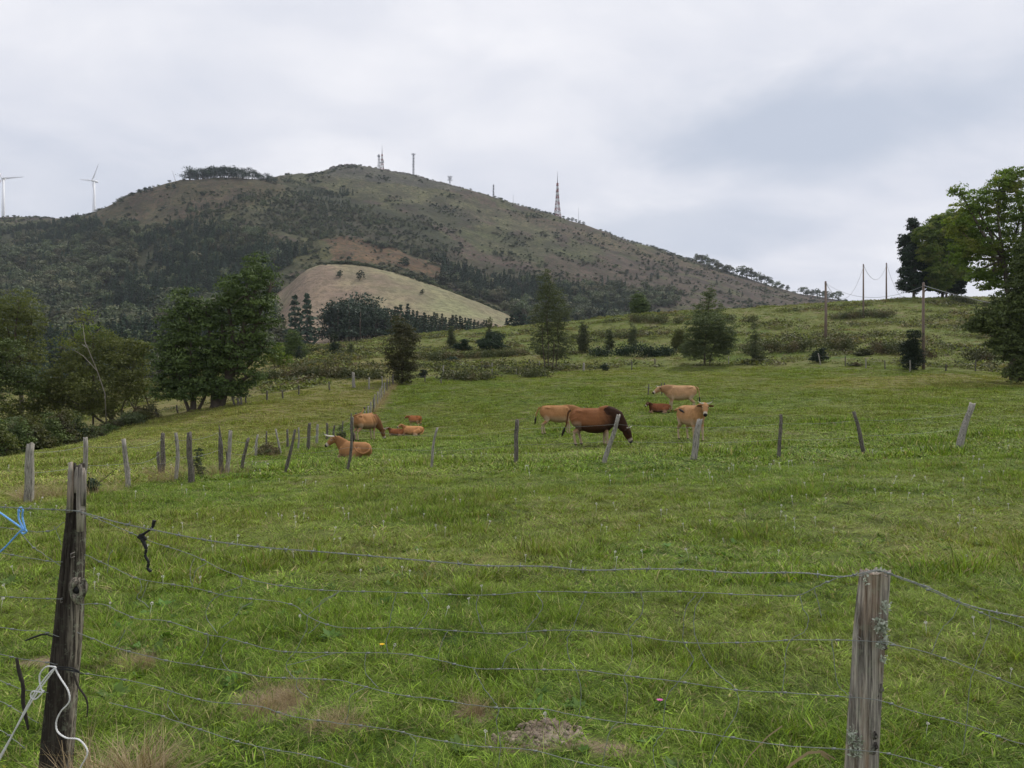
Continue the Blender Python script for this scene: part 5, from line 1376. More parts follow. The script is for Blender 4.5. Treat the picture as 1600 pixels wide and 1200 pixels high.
rope('rope', 'white rope tied low round the near dark post, with a loose curling end', 'rope', [[(-60, 1290), (0, 1186), (45, 1098), (70, 1060), (86, 1043)], [(-66, 1292), (-5, 1190), (50, 1095), (76, 1058), (88, 1042)], [(86, 1042), (90, 1052), (96, 1062), (107, 1080), (108, 1097), (95, 1112), (88, 1128), (90, 1143), (104, 1153), (122, 1155), (134, 1167), (136, 1180), (124, 1204), (120, 1230)], [(86, 1042), (72, 1042), (62, 1055), (64, 1075), (68, 1082), (52, 1080), (48, 1088), (56, 1092), (70, 1078)]], .0030, 'white_rope', -.05)
rope('strap', 'black strap knotted on the two top wires with a frayed hanging end', 'strap', [[(241, 813), (238, 824), (228, 832), (218, 838)], [(216, 838), (222, 842), (228, 842), (220, 836), (217, 841)], [(222, 842), (228, 856), (227, 868), (232, 878), (231, 888), (236, 893)]], [.007, .005, .005, .006], 'black', -.03, False)
g = Geo(); o = fp(241, 813, -.03)
rope('strap', 'short black strap sticking out left from the middle of the near dark post', 'strap', [[(40, 1001), (55, 995), (70, 991), (84, 995)]], [.003, .004, .003, .002], 'black', -.02, False)
rope('strap', 'black strap holding the white rope against the near dark post', 'strap', [[(84, 1045), (100, 1046), (114, 1048), (124, 1050), (112, 1044), (90, 1042)]], .0028, 'black', -.045, False)
rope('twig', 'dark forked twig hanging in the netting at the lower left', 'twig', [[(26, 1028), (30, 1050), (36, 1072), (36, 1095), (40, 1120), (44, 1140)]], [.005, .007, .007, .007, .004], 'twig', -.03, False)
rope('twig', 'thin dark twig hanging right of the near dark post', 'twig', [[(115, 1052), (122, 1072), (134, 1090), (137, 1105), (136, 1120)]], [.003, .0035, .003, .002], 'twig', -.03, False)

# ------------------------------------------------------------------ cattle
def loft(secs, nseg=14, egg=0.0):
    """secs: list of (x,y,z, r_side, r_up) -> closed ellipsoidal tube with rounded ends"""
    S = np.array(secs, float); P = S[:, :3]
    T = np.gradient(P, axis=0); T /= np.linalg.norm(T, axis=1)[:, None]
    e0 = P[0] - T[0] * S[0, 3:].min() * .6; e1 = P[-1] + T[-1] * S[-1, 3:].min() * .6
    V = []
    for p, t, (a, b) in zip(P, T, S[:, 3:]):
        up = np.array([0, 0, 1.]) if abs(t[2]) < .93 else np.array([1., 0, 0])
        sd = np.cross(up, t); sd /= np.linalg.norm(sd); u = np.cross(t, sd)
        for k in range(nseg):
            an = k / nseg * 6.283; sn = math.sin(an); V.append(p + sd * a * math.cos(an) * (1 - egg * sn - egg * .35 * max(0, sn) ** 2) + u * b * sn)
    n = len(P); m = len(V); V += [e0, e1]
    Q = [(i*nseg+k, i*nseg+(k+1) % nseg, (i+1)*nseg+(k+1) % nseg, (i+1)*nseg+k) for i in range(n-1) for k in range(nseg)]
    Tt = [(m, (k+1) % nseg, k) for k in range(nseg)] + [(m+1, (n-1)*nseg+k, (n-1)*nseg+(k+1) % nseg) for k in range(nseg)]
    return np.array(V), Q, Tt
def headframe(poll, d):
    d = np.array(d, float); d /= np.linalg.norm(d)
    up = np.array([0, 0, 1.]); sd = np.cross(up, d); sd /= np.linalg.norm(sd); u = np.cross(d, sd)   # sd: animal's left
    return np.array(poll, float), d, sd, u
def make_cow(label, p, rz, pose, coat, scale=1.0, neck=None, poll=(1.25, 0, 1.42), hdir=(.75, 0, -.65), horns=None, dark_front=0, tailpath=None, bull=False, calf=False, cat='cow', udder=False, vox=.024, legs=None, name='cow', harness=False, pale_legs=1.0):
    prim = []
    lie = pose == 'lie'
    dz = -.60 if lie else 0
    fat = 1.07 + (.17 if bull else 0) - (.12 if calf else 0)
    lw = 1.28 if bull else (1.0 if not calf else .95)
    tr = [(-.88, 0, 1.10, .10, .15), (-.80, 0, 1.10, .19, .22), (-.62, 0, 1.08, .255, .285), (-.40, 0, 1.03, .27, .32), (-.12, 0, .985, .30, .36), (.16, 0, .975, .31, .37), (.42, 0, 1.0, .275, .36), (.62, 0, 1.03, .22, .33), (.78, 0, 1.04, .15, .24)]
    tr = [(a, b, c + dz - (.045 if not bull else .09) + (.045 if lie else 0), r1 * fat * (1.15 if lie else 1), r2 * fat * (.94 if lie else 1)) for a, b, c, r1, r2 in tr]
    prim.append(('trunk', loft(tr, 18, .17), tr))
    zt = dz - (.0 if not lie else .02)
    for sy in (1, -1):
        s = [(-.66, sy*.14, 1.24 + zt, .045, .05), (-.50, sy*.18, 1.22 + zt, .055, .06), (-.38, sy*.14, 1.21 + zt, .03, .04)]; prim.append(('trunk', loft(s, 8), s))
        s = [(.46, sy*.17, 1.22 + zt, .06, .07), (.56, sy*.20, 1.02 + zt, .075, .10), (.60, sy*.19, .86 + zt, .07, .11)]; prim.append(('trunk', loft(s, 8), s))
        s = [(-.78, sy*.12, 1.14 + zt, .08, .10), (-.70, sy*.17, .95 + zt, .11, .14)]; prim.append(('trunk', loft(s, 8), s))
    s = [(-.80, 0, 1.30 + zt, .03, .03), (-.3, 0, 1.33 + zt, .03, .035), (.2, 0, 1.32 + zt, .03, .035), (.55, 0, 1.345 + zt, .035, .05)]; prim.append(('trunk', loft(s, 8), s))
    if bull:
        h = [(.30, 0, 1.22, .16, .18), (.55, 0, 1.26, .17, .2), (.8, 0, 1.2, .15, .18)]; prim.append(('trunk', loft(h), h))
        h = [(-.1, 0, .66, .05, .05), (-.02, 0, .56, .035, .04), (0.0, 0, .50, .02, .03)]; prim.append(('belly', loft(h), h))
    if udder:
        h = [(-.48, 0, .72, .14, .13), (-.36, 0, .70, .12, .11)]; prim.append(('belly', loft(h), h))
    poll = np.array(poll, float)
    P0, hd, hs, hu = headframe(poll, hdir)
    sh = np.array([.62, 0, 1.08 + dz]); nk = (.19, .30) if not calf else (.15, .22)
    if bull: nk = (.24, .36)
    pe = P0 - hd * .02 - hu * .06
    mid = (sh + pe) / 2 + (np.array(neck) if neck is not None else np.array([0, 0, .02]))
    secs = [(*sh, *nk), (*((sh + mid) / 2 + [0, 0, .01]), nk[0] * .92, nk[1] * .94), (*mid, nk[0] * .80, nk[1] * .80), (*((mid + pe) / 2), nk[0] * .70, nk[1] * .64), (*pe, nk[0] * .64, nk[1] * .50)]
    prim.append(('neck', loft(secs), secs))
    dl = [(.66, 0, .82 + dz, .07, .15), (*(mid - [0, 0, nk[1] * .75]), .035, .08)]; prim.append(('neck', loft(dl), dl))
    hl = .54 if not calf else .44; hw = (1.14 if not bull else 1.28) if not calf else 1.0
    hsx = [(-.03, .095, .09), (.05, .118, .118), (.15, .115, .125), (.26, .088, .105), (.36, .070, .085), (.45, .068, .072), (.50, .058, .055)]
    hsec = [(*(P0 + hd * (f * hl / .5) - hu * (.02 + f * .03)), a * hw * (1.15 if bull else 1), b * hw * (1.1 if bull else 1)) for f, a, b in hsx]
    prim.append(('head', loft(hsec), hsec))
    def leg(j, r):
        s = [(*a, q, q) for a, q in zip(j, r)]; prim.append(('leg', loft(s, 10), s))
    if not lie:
        L_ = legs or [(-.02, 0), (.06, 0), (.03, 0), (-.05, 0)]
        for sy, (df, dr) in zip((1, -1), ((L_[0][0], L_[2][0]), (L_[1][0], L_[3][0]))):
            s = [(-.62, sy*.14, 1.0, .14*lw, .22*lw), (-.55, sy*.17, .80, .13*lw, .19*lw), (-.50 + dr*.3, sy*.185, .66, .085*lw, .12*lw)]; prim.append(('trunk', loft(s), s))
            leg([(-.50+dr*.3, sy*.18, .66), (-.62+dr*.6, sy*.175, .55), (-.74+dr*.8, sy*.17, .46), (-.735+dr*.9, sy*.17, .38), (-.70+dr, sy*.17, .20), (-.685+dr, sy*.17, .10), (-.65+dr, sy*.17, .035)], np.array([.10, .075, .060, .048, .040, .046, .052]) * lw)
            s = [(.50, sy*.15, .98, .09*lw, .18*lw), (.52, sy*.18, .80, .085*lw, .12*lw), (.49+df*.2, sy*.185, .66, .075*lw, .09*lw)]; prim.append(('trunk', loft(s), s))
            leg([(.49+df*.2, sy*.18, .66), (.52+df*.5, sy*.17, .52), (.54+df*.7, sy*.165, .42), (.54+df*.8, sy*.165, .34), (.54+df, sy*.165, .18), (.545+df, sy*.165, .10), (.58+df, sy*.165, .035)], np.array([.082, .064, .058, .046, .038, .044, .05]) * lw)
    else:
        for sy in (1, -1):
            s = [(-.62, sy*.20, .40, .16, .20), (-.42, sy*.33, .30, .15, .19), (-.20, sy*.38, .24, .11, .13)]; prim.append(('trunk', loft(s), s))
            leg([(-.20, sy*.39, .22), (-.42, sy*.44, .12), (-.58, sy*.44, .08), (-.40, sy*.47, .055), (-.22, sy*.48, .05), (-.10, sy*.48, .05)], [.10, .07, .06, .045, .042, .045])
            s = [(.50, sy*.20, .45, .11, .18), (.60, sy*.25, .26, .10, .13)]; prim.append(('trunk', loft(s), s))
            leg([(.60, sy*.26, .22), (.76, sy*.24, .13), (.86, sy*.23, .085), (.72, sy*.25, .055), (.58, sy*.26, .05), (.50, sy*.26, .05)], [.085, .068, .06, .045, .04, .045])
    V = []; Fc = []; n = 0
    for _, (v, q, t), _s in prim:
        V.append(v); Fc += [tuple(k + n for k in f) for f in q] + [tuple(k + n for k in f) for f in t]; n += len(v)
    me = bpy.data.meshes.new('body_form'); me.from_pydata(np.concatenate(V).tolist(), [], Fc)
    tmp = bpy.data.objects.new('body_form', me); COL.objects.link(tmp)
    md = tmp.modifiers.new('r', 'REMESH'); md.mode = 'VOXEL'; md.voxel_size = vox
    md = tmp.modifiers.new('s', 'SMOOTH'); md.iterations = 3; md.factor = .5
    bpy.context.view_layer.update()
    ev = tmp.evaluated_get(bpy.context.evaluated_depsgraph_get())
    bm = bpy.data.meshes.new_from_object(ev); bpy.data.objects.remove(tmp)
    nv = len(bm.vertices); co = np.empty(nv * 3, np.float32); bm.vertices.foreach_get('co', co); co = co.reshape(-1, 3)
    for (gx, gy, gzz, rx_, rz_, dep) in ((-.33, .27, 1.10, .13, .14, .065), (.26, .30, 1.05, .08, .22, .03), (.36, .27, .80, .07, .12, .03), (-.60, .24, 1.16, .07, .05, .02)):
        for sy in (1, -1):
            wgt = np.exp(-((co[:, 0] - gx) / rx_) ** 2 - ((co[:, 2] - gzz - zt) / rz_) ** 2) * (co[:, 1] * sy > .08)
            co[:, 1] -= sy * dep * wgt
    bm.vertices.foreach_set('co', co.ravel())
    # nearest form decides which part of the hide a point belongs to
    best = np.full(nv, 9.); tagv = np.zeros(nv, int); names = ['trunk', 'neck', 'head', 'leg', 'belly']
    for nm, _m, secs in prim:
        S = np.array(secs)
        for a, b in zip(S[:-1], S[1:]):
            d = b[:3] - a[:3]; t = np.clip(((co - a[:3]) @ d) / (d @ d + 1e-9), 0, 1)
            r = (a[3:].max() + t * (b[3:].max() - a[3:].max()))
            dist = np.linalg.norm(co - (a[:3] + t[:, None] * d), axis=1) - r
            k = dist < best; best[k] = dist[k]; tagv[k] = names.index(nm)
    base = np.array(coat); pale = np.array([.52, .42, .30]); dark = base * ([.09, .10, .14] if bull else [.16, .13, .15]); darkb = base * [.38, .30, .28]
    c = np.tile(base, (nv, 1))
    def mixin(w_, col):
        nonlocal c
        w_ = np.clip(w_, 0, 1)[:, None]; c = c * (1 - w_) + np.array(col) * w_
    nzv = np.array(fbm(co[:, 0] * 3 + co[:, 2] * 2, co[:, 1] * 3 + co[:, 2], .5, 3, 7)) - .5
    z0 = .62 + dz
    istr = (tagv == 0) | (tagv == 4)
    mixin(istr * sstep(z0 + .32, z0 + .05, co[:, 2] + nzv * .15) * (.55 if not bull else .0), pale)
    mixin(istr * sstep(z0 + .62, z0 + .76, co[:, 2] + nzv * .1) * .25, base * 1.5)  # light from above painted into the coat: paler along the back
    if not lie:
        mixin((tagv == 3) * sstep(.62, .40, co[:, 2] + nzv * .15) * .85 * pale_legs, pale)
        mixin((tagv == 3) * sstep(.075, .045, co[:, 2]), (.035, .03, .026))
        mixin(istr * (co[:, 0] < -.45) * sstep(.95, .72, co[:, 2] + nzv * .1) * .5 * pale_legs, pale)
    else:
        mixin((tagv == 3) * .7 * pale_legs, pale)
        mixin(istr * sstep(.22, .04, co[:, 2]) * .5, darkb)  # shade under the lying body painted into the coat colour
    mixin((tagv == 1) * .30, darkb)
    if dark_front:
        mixin(istr * sstep(.15, .95, co[:, 0] + (1.0 + dz - co[:, 2]) * .5 + nzv * .2) * dark_front, dark)
        mixin(((tagv == 1) | (tagv == 2)) * (dark_front * 1.0 if bull else dark_front * .9), dark)
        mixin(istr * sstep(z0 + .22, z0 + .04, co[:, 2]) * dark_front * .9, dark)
    hm = tagv == 2; rel = co - P0; t = rel @ hd / hl; sdv = rel @ hs; upv = rel @ hu
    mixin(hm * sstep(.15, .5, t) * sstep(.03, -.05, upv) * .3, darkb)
    mixin(hm * sstep(.68, .80, t), (.60, .54, .44) if not bull else (.42, .36, .28))
    mixin(hm * sstep(.86, .93, t) * (upv > -.09), (.018, .014, .013))
    for s_ in (1, -1):
        e = P0 + hd * .17 * hl / .5 + hs * s_ * .115 * hw + hu * .03
        dd = np.linalg.norm(co - e, axis=1); mixin(hm * sstep(.075, .035, dd) * .8, (.5, .38, .26) if not bull else dark)
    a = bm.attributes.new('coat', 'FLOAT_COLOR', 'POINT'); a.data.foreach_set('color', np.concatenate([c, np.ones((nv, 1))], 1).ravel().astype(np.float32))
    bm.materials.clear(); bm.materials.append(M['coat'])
    bm.polygons.foreach_set('use_smooth', np.ones(len(bm.polygons), bool))
    root = thing(name, label, cat, (p[0], p[1], p[2] + (.03 if not lie else .0)), rz)
    root.scale = (scale * .90, scale, scale)
    bm.name = 'body'; link('body', bm, root)
    cm = M['coat']
    def part(nm, g, m, colr=None, smooth=True):
        me = g.mesh(nm, [m], smooth=smooth)
        if colr is not None:
            k = len(me.vertices); a = me.attributes.new('coat', 'FLOAT_COLOR', 'POINT'); a.data.foreach_set('color', np.tile(np.array([*colr, 1], np.float32), k))
        return link(nm, me, root)
    earc = tuple(base * (.45 if not bull else .12))
    for s_ in (1, -1):
        b = P0 + hd * .06 + hs * s_ * .10 * hw + hu * .01; o = (hs * s_ * .95 - hd * .15 - hu * .05 + np.array([0, 0, -.12]))
        o /= np.linalg.norm(o); e_ = np.cross(o, hd); l = .21 if not calf else .17
        g = Geo(); rings = []
        for f, wd in ((0, .028), (.25, .058), (.55, .066), (.85, .042), (1, .008)):
            cc = b + o * l * f
            for k in range(8):
                an = k / 8 * 6.283; rings.append(cc + e_ * wd * math.cos(an) + hd * (.014 * math.sin(an) + .015 * math.cos(an) ** 2))
        g.add(rings, [(i*8+k, i*8+(k+1) % 8, (i+1)*8+(k+1) % 8, (i+1)*8+k) for i in range(4) for k in range(8)], None)
        part('ear', g, cm, earc)
        e = P0 + hd * .17 * hl / .5 + hs * s_ * .103 * hw * (1.1 if bull else 1) + hu * .035
        g = Geo(); g.tube([e - hs * s_ * .02, e, e + hs * s_ * .012], [.015, .02, .012], 8); part('eye', g, M['eye'])
        if horns:
            hl_, out, upw, fwd = horns; hf = np.array([hd[0], hd[1], 0]) + 1e-6; hf /= np.linalg.norm(hf)
            b = P0 + hd * .0 + hs * s_ * .085 + hu * .055; pts = [b - hs * s_ * .03]
            for f in np.linspace(.1, 1, 9):
                pts.append(b + hs * s_ * hl_ * out * math.sin(f * 1.45) / .99 + (hu * .55 + np.array([0, 0, .45])) * hl_ * upw * (f ** 1.9) + hf * hl_ * fwd * math.sin(f * 1.9) * .9)
            g = Geo(); g.tube(pts, np.linspace(.028, .005, len(pts)), 8); g.at = [np.concatenate([np.repeat(np.linspace(0, 1, len(pts)), 8), [0, 1]])]
            part('horn', g, M['horn'])
    if tailpath is None: tailpath = [(-.86, 0, 1.26), (-.96, 0, 1.18), (-1.0, .02, .95), (-.97, .03, .72), (-.95, .04, .55)] if not lie else [(-.86, 0, .62), (-.98, .05, .45), (-.9, .3, .2), (-.7, .5, .09)]
    tp = np.array(tailpath, float); g = Geo(); k = len(tp)
    ff = np.linspace(0, k - 1, k * 5); tp2 = np.stack([np.interp(ff, range(k), tp[:, i]) for i in range(3)], 1)
    ker = np.array([1, 2, 3, 2, 1]) / 9; pad = np.pad(tp2, ((2, 2), (0, 0)), 'edge'); tp2 = sum(ker[i] * pad[i:i+len(tp2)] for i in range(5))
    g.tube(tp2, np.linspace(.045, .02, len(tp2)), 8); tl = part('tail', g, cm, tuple(base * 1.0 if not bull else base * .5))
    d = tp2[-1] - tp2[-4]; d /= np.linalg.norm(d); e = tp2[-1]; ls = .36 if not calf else .22
    if lie: dn = d
    else: dn = d * .7 + np.array([0, 0, -.3]); dn /= np.linalg.norm(dn)
    g = Geo(); g.tube([e - d * .03, e + dn * ls * .3, e + dn * ls * .7, e + dn * ls], [.022, .05, .042, .008], 8, jit=.25)
    me = g.mesh('tail_tuft', [M['tailhair']], smooth=True); link('tail_tuft', me, tl)
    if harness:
        g = Geo()
        for s_ in (1, -1): g.tube([P0 + hu * .10 + hs * s_ * .05, P0 + hs * s_ * .13 + hu * .03 - hd*.04, P0 - hu * .13 + hs * s_ * .09 - hd * .02, P0 - hu * .17 - hd*.02], .012, 6)
        part('collar', g, M['black'])
    return root
TAN = (.40, .205, .085); GOLD = (.48, .29, .15); RED = (.30, .115, .045); BRN = (.25, .105, .042)
def CP(px, py, Y=None): return G(px, py)
# 1 lying cow with long horns
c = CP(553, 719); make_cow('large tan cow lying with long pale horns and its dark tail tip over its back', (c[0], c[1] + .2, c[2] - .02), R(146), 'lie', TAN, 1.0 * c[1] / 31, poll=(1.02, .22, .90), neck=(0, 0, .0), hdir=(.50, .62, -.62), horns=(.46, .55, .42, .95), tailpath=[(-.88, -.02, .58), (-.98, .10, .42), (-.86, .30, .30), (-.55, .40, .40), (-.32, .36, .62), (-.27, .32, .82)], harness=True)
# 2 grazing cow behind it
c = CP(571, 689); make_cow('tan cow grazing head down right behind the lying long-horned cow', c, R(56), 'stand', TAN, 1.03 * c[1] / 40, poll=(1.28, -.05, .52), hdir=(.35, -.1, -.93), neck=(.08, 0, .0), horns=(.34, .9, .6, .3), dark_front=.55, tailpath=[(-.86, 0, 1.26), (-.98, -.05, 1.26), (-.92, -.28, 1.32), (-.62, -.34, 1.42), (-.38, -.22, 1.62)], legs=[(.1, 0), (-.05, 0), (.1, 0), (-.08, 0)])
# 3-5 calves
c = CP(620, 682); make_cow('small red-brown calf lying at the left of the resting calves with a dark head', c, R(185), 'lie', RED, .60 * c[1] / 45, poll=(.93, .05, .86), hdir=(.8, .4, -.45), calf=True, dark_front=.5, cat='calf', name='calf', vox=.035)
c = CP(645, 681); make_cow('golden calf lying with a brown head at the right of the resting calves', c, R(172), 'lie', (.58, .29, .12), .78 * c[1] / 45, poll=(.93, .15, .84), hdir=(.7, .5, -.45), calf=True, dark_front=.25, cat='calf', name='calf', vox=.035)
c = CP(648, 670); make_cow('small red-brown calf standing behind the resting calves', c, R(150), 'stand', (.42, .16, .06), .62 * c[1] / 50, poll=(1.02, .1, 1.26), hdir=(.8, .3, -.5), calf=True, dark_front=.3, cat='calf', name='calf', vox=.035)
# 6 cow behind bull
c = CP(871, 680); make_cow('tan cow standing half hidden behind the rump of the bull', c, R(6), 'stand', TAN, 1.0 * c[1] / 35.5, poll=(1.3, 0, 1.1), hdir=(.7, 0, -.7), horns=(.34, .9, .6, .3), tailpath=[(-.86, 0, 1.26), (-.98, 0, 1.2), (-1.08, .0, .98), (-1.12, .0, .80)], legs=[(0, 0), (.05, 0), (.05, 0), (-.12, 0)])
# 7 bull
c = CP(926, 697); make_cow('big chestnut bull with black neck and head grazing behind the leaning grey post', (c[0], c[1], c[2]), R(-4), 'stand', BRN, 1.06 * c[1] / 29.5, poll=(1.33, -.03, .62), hdir=(.42, -.12, -.9), neck=(.06, 0, .14), horns=(.24, .9, .5, .5), dark_front=.9, bull=True, tailpath=[(-.86, 0, 1.28), (-.98, 0, 1.2), (-1.02, .02, .95), (-1.06, .05, .72), (-1.12, .06, .62)], legs=[(-.08, 0), (.04, 0), (.22, 0), (-.02, 0)], cat='bull', name='bull')
# 8 cow facing the camera
c = CP(1080, 690); make_cow('light tan cow standing turned to the camera with upturned dark-tipped horns behind a grey post', c, R(-73), 'stand', (.47, .26, .115), 1.06 * c[1] / 31, poll=(1.08, .02, 1.40), hdir=(.56, -.30, -.62), horns=(.25, .85, 1.0, .2), udder=True, tailpath=[(-.86, 0, 1.26), (-.95, -.08, 1.20), (-.86, -.28, 1.12), (-.55, -.36, 1.18), (-.3, -.34, 1.2)], legs=[(.08, 0), (-.02, 0), (.06, 0), (-.04, 0)])
# 9 pale cow behind
c = CP(1064, 643); make_cow('pale fawn cow standing side on at the back with a grey face', c, R(176), 'stand', GOLD, 1.06 * c[1] / 43, poll=(1.22, .0, 1.22), hdir=(.85, .25, -.5), horns=(.22, .9, .6, .3), udder=True, tailpath=[(-.86, 0, 1.26), (-.97, .03, 1.22), (-1.04, .05, 1.0), (-1.06, .06, .7)], legs=[(.02, 0), (.1, 0), (.06, 0), (-.1, 0)])
# 10 dark calf
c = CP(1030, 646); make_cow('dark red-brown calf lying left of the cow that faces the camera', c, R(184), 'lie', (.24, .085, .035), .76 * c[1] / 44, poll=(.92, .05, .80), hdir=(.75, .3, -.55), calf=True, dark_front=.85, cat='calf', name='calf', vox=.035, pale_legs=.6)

# ------------------------------------------------------------------ small things on the near ground
def flower(px, py, mt, label, kind):
    p = at(px, py + 14, 2, 9); root = thing(kind, label, 'flower', tuple(p))
    H = max(.06, (600 - py) / F * p[1] - p[2])
    g = Geo(); g.tube([(0, 0, 0), (.005, 0, H * .5), (0, 0, H)], .0014, 4); link('stem', g.mesh('stem', [M['herb']]), root)
    for k in range(9):
        a = k / 9 * 6.283; g = Geo(); c = np.array([0, 0, H]); d = np.array([math.cos(a), math.sin(a) * .8, .35]); e = np.array([-math.sin(a), math.cos(a), 0]) * .005
        g.add([c, c + d * .010 - e, c + d * .019, c + d * .010 + e], [(0, 1, 2, 3)]); link('petal', g.mesh('petal', [M[mt]]), root)
    g = Geo(); g.tube([(0, 0, H - .002), (0, 0, H + .005)], [.005, .003], 8); link('flower_centre', g.mesh('flower_centre', [M[mt]]), root)
flower(597, 1009, 'yellow', 'single bright yellow flower in the grass behind the netting', 'yellow_flower')
flower(1031, 1100, 'pink', 'single pink clover flower in the grass behind the netting', 'clover_flower')
for px, py, r in MOUNDS:
    p = at(px, py + 6, 2, 8); g = Geo(); n = 30; V = []; q = np.random.default_rng(int(px))
    for i in range(12):
        f = i / 11
        for j in range(n):
            a = j / n * 6.283; rr = r * f * (1 + .25 * (vnoise(math.cos(a) * 2 + 5, math.sin(a) * 2, 1, int(px)) - .5))
            z = r * .34 * (1 - f ** 1.5) + (r * .38 * (vnoise(rr * math.cos(a) * 60, rr * math.sin(a) * 60, 1., 3) - .5)) * (1 - f * .5) - .015
            V.append((rr * math.cos(a), rr * math.sin(a) * .8, z))
    g.add(V, [(i*n+j, i*n+(j+1) % n, (i+1)*n+(j+1) % n, (i+1)*n+j) for i in range(11) for j in range(n)])
    mh = link('molehill', g.mesh('molehill', [M['earth']]), None, tuple(p)); g = Geo()
    for k in range(70):
        a = q.random() * 6.283; d = r * 1.15 * q.random() ** .6; rock(g, (d * math.cos(a), d * math.sin(a) * .8, r * .30 * max(0, 1 - (d / r) ** 1.5)), .004 + .013 * q.random() ** 2, k)
    tag(link('earth_crumbs', g.mesh('earth_crumbs', [M['earth']]), mh), kind='stuff')
    tag(mh, {858: 'largest crumbly pale earth mound in the grass at the bottom centre', 795: 'small earth mound left of the largest one', 832: 'middle earth mound against the left side of the largest'}[px], 'earth mound')
# clover heads, dock and broad herbs, straw tussocks
def cloverhead(seed):
    g = Geo(); g.tube([(0, 0, 0), (.004, .002, .045), (0, 0, .085)], .0012, 3, a=.2)
    r = np.random.default_rng(seed); u = r.normal(size=(26, 3)); u /= np.linalg.norm(u, axis=1)[:, None]
    g.leaves(u * .008 + [0, 0, .088], .008, .6); return g.mesh('clover_head', [M['clover']])
x, y = field_points(3.2, 26, 2.2, .7); k = vnoise(x, y, 2.3, 71) > .50; x, y = x[k], y[k]
scatter('clover_flowers', np.stack([x, y, gz(x, y)], 1), (.8 + .5 * rng.random(len(x))) * np.interp(y, [4, 20], [.9, 1.8]), rng.integers(0, 2, len(x)), [cloverhead(1), cloverhead(2)], tilt=.15, label='white clover heads dotted through the grass')
def herbmesh(seed):
    r = np.random.default_rng(seed); g = Geo()
    for k in range(14):
        a = r.random() * 6.283; l = .05 + .06 * r.random(); d = np.array([math.cos(a), math.sin(a), .35 + .5 * r.random()]); e = np.array([-math.sin(a), math.cos(a), 0]) * l * .24
        g.add([(0, 0, 0), d * l * .5 - e, d * l - [0, 0, l * .15], d * l * .5 + e], [(0, 1, 2, 3)], None, r.random())
    return g.mesh('herb', [M['herb']])
x, y = field_points(2.0, 9, 9, 4); k = fbm(x, y, 1.1, 3, 73) > .52; x, y = x[k], y[k]
scatter('broad_herbs', np.stack([x, y, gz(x, y)], 1), .35 + .6 * rng.random(len(x)), rng.integers(0, 3, len(x)), [herbmesh(s) for s in range(3)], tilt=.2, label='broad-leaved herbs and dock between the grass')
def strawmesh(seed, n=60, h=.35, rad=.1, w=.004, lean=1.0):
    me = tuft(n, rad, h, w, lean, seed, .3); me.materials.clear(); me.materials.append(M['straw']); return me
sm = [strawmesh(s) for s in range(3)]
pts = []; sc = []
for k in range(20):      # tan tussock at the foot of the near dark post
    a = rng.normal(0, .12); pts.append((pl[0] + .10 + a * 1.2 + .04, pl[1] + rng.normal(0, .10), 0)); sc.append(.45 + .5 * rng.random())
for px, py, n, r in [(258, 742, 5, .3), (266, 752, 3, .3), (302, 748, 5, .3), (110, 775, 4, .25), (40, 782, 4, .2), (170, 768, 3, .3), (414, 712, 5, .5), (440, 715, 3, .4), (350, 742, 3, .25), (492, 700, 4, .4), (528, 690, 4, .6), (1030, 616, 4, .5), (30, 785, 3, .2)]:
    p = at(px, py)
    for q in range(n): pts.append((p[0] + rng.normal(0, r), p[1] + rng.normal(0, r), 0)); sc.append(1.0 + .5 * rng.random())
for k in range(90):     # straw-coloured strip along the far part of the dividing fence
    f = rng.random(); p = at(np.interp(f, [0, 1], [566, 616]) + rng.normal(0, 2), np.interp(f, [0, 1], [668, 602])); pts.append((p[0], p[1], 0)); sc.append(1.0 + .6 * rng.random())
for q in BARE[:5]:
    p = at(q[0], q[1], 2, 9)
    for k in range(16): pts.append((p[0] + rng.normal(0, .10), p[1] + rng.normal(0, .08), 0)); sc.append(.16 + .22 * rng.random())
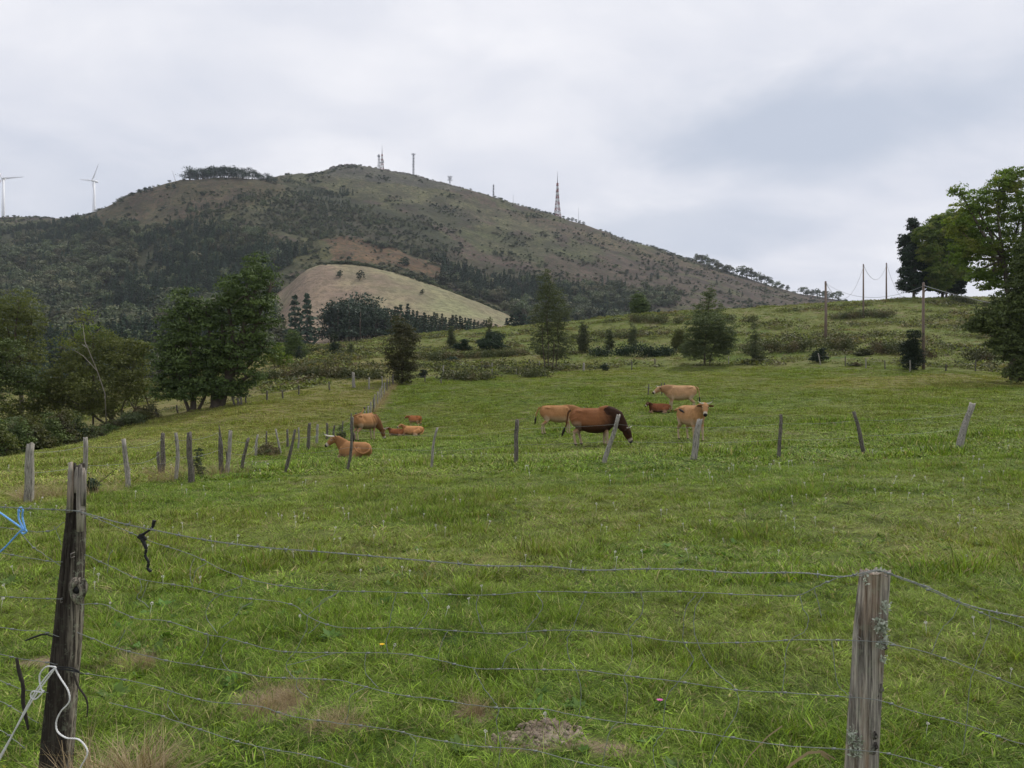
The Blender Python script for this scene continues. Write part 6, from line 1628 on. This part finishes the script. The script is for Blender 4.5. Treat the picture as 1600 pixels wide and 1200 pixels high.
pts = np.array(pts); pts[:, 2] = gz(pts[:, 0], pts[:, 1])
scatter('dry_tussocks', pts, sc, rng.integers(0, 3, len(pts)), sm, tilt=.25, label='dry straw-coloured tussocks at the post feet and along the fence')
# long bent dry blades in the lower right corner
for i, (q, lb) in enumerate([([(1215, 1216), (1235, 1195), (1262, 1176), (1285, 1174), (1305, 1186)], 'arching broad dry blade at the bottom left of the right post'), ([(1150, 1216), (1172, 1180), (1200, 1150), (1222, 1134)], 'straight dry stalk leaning right, lower right of centre'), ([(1282, 1176), (1296, 1186), (1302, 1210)], 'small bent tip of dry blade beside the right post')]):
    P = np.array([fp(a, b, .12) for a, b in q]); o = P[0].copy(); P = P - o; n = len(P)
    wd = np.linspace(.007, .002, n) if i != 1 else np.full(n, .0018)
    V = []; 
    for k in range(n): V += [P[k] + [0, 0, wd[k]], P[k] - [0, .003, wd[k]]]
    g = Geo(); g.add(V, [(2*k, 2*k+1, 2*k+3, 2*k+2) for k in range(n-1)]); tag(link('dry_blade', g.mesh('dry_blade', [M['straw']]), None, tuple(o)), lb, 'grass blade')
# saplings among the left fence posts
for px, py, rx, ry, lf, lb in [(311, 747, 7, 52, 'grey', 'leafy sapling right of the dark post with straw at its foot'), (145, 772, 8, 22, 'dark', 'little dark bush behind the top of the near dark post'), (421, 712, 20, 18, 'bramble', 'low brownish bramble mound among the grey posts'), (533, 690, 8, 26, 'grey', 'thin grey weeds beside the fence behind the horned cow')]:
    bush(px, py, rx, ry, lf, lb, size=.06, clump=.12, fill=.8, dens=.8, tr=.012)

# ------------------------------------------------------------------ the air
def haze_box(density):
    g = Geo(); g.box((0, 760, 215), (5200, 1700, 470))
    m, t, out = mat('haze_air')
    v = N(t, 'ShaderNodeVolumePrincipled'); v.inputs['Density'].default_value = density
    v.inputs['Color'].default_value = (.80, .88, 1.0, 1); v.inputs['Anisotropy'].default_value = .2
    L(t, v.outputs[0], out.inputs['Volume'])
    o = link('haze', g.mesh('haze', [m])); tag(o, kind='stuff')
haze_box(.00007)
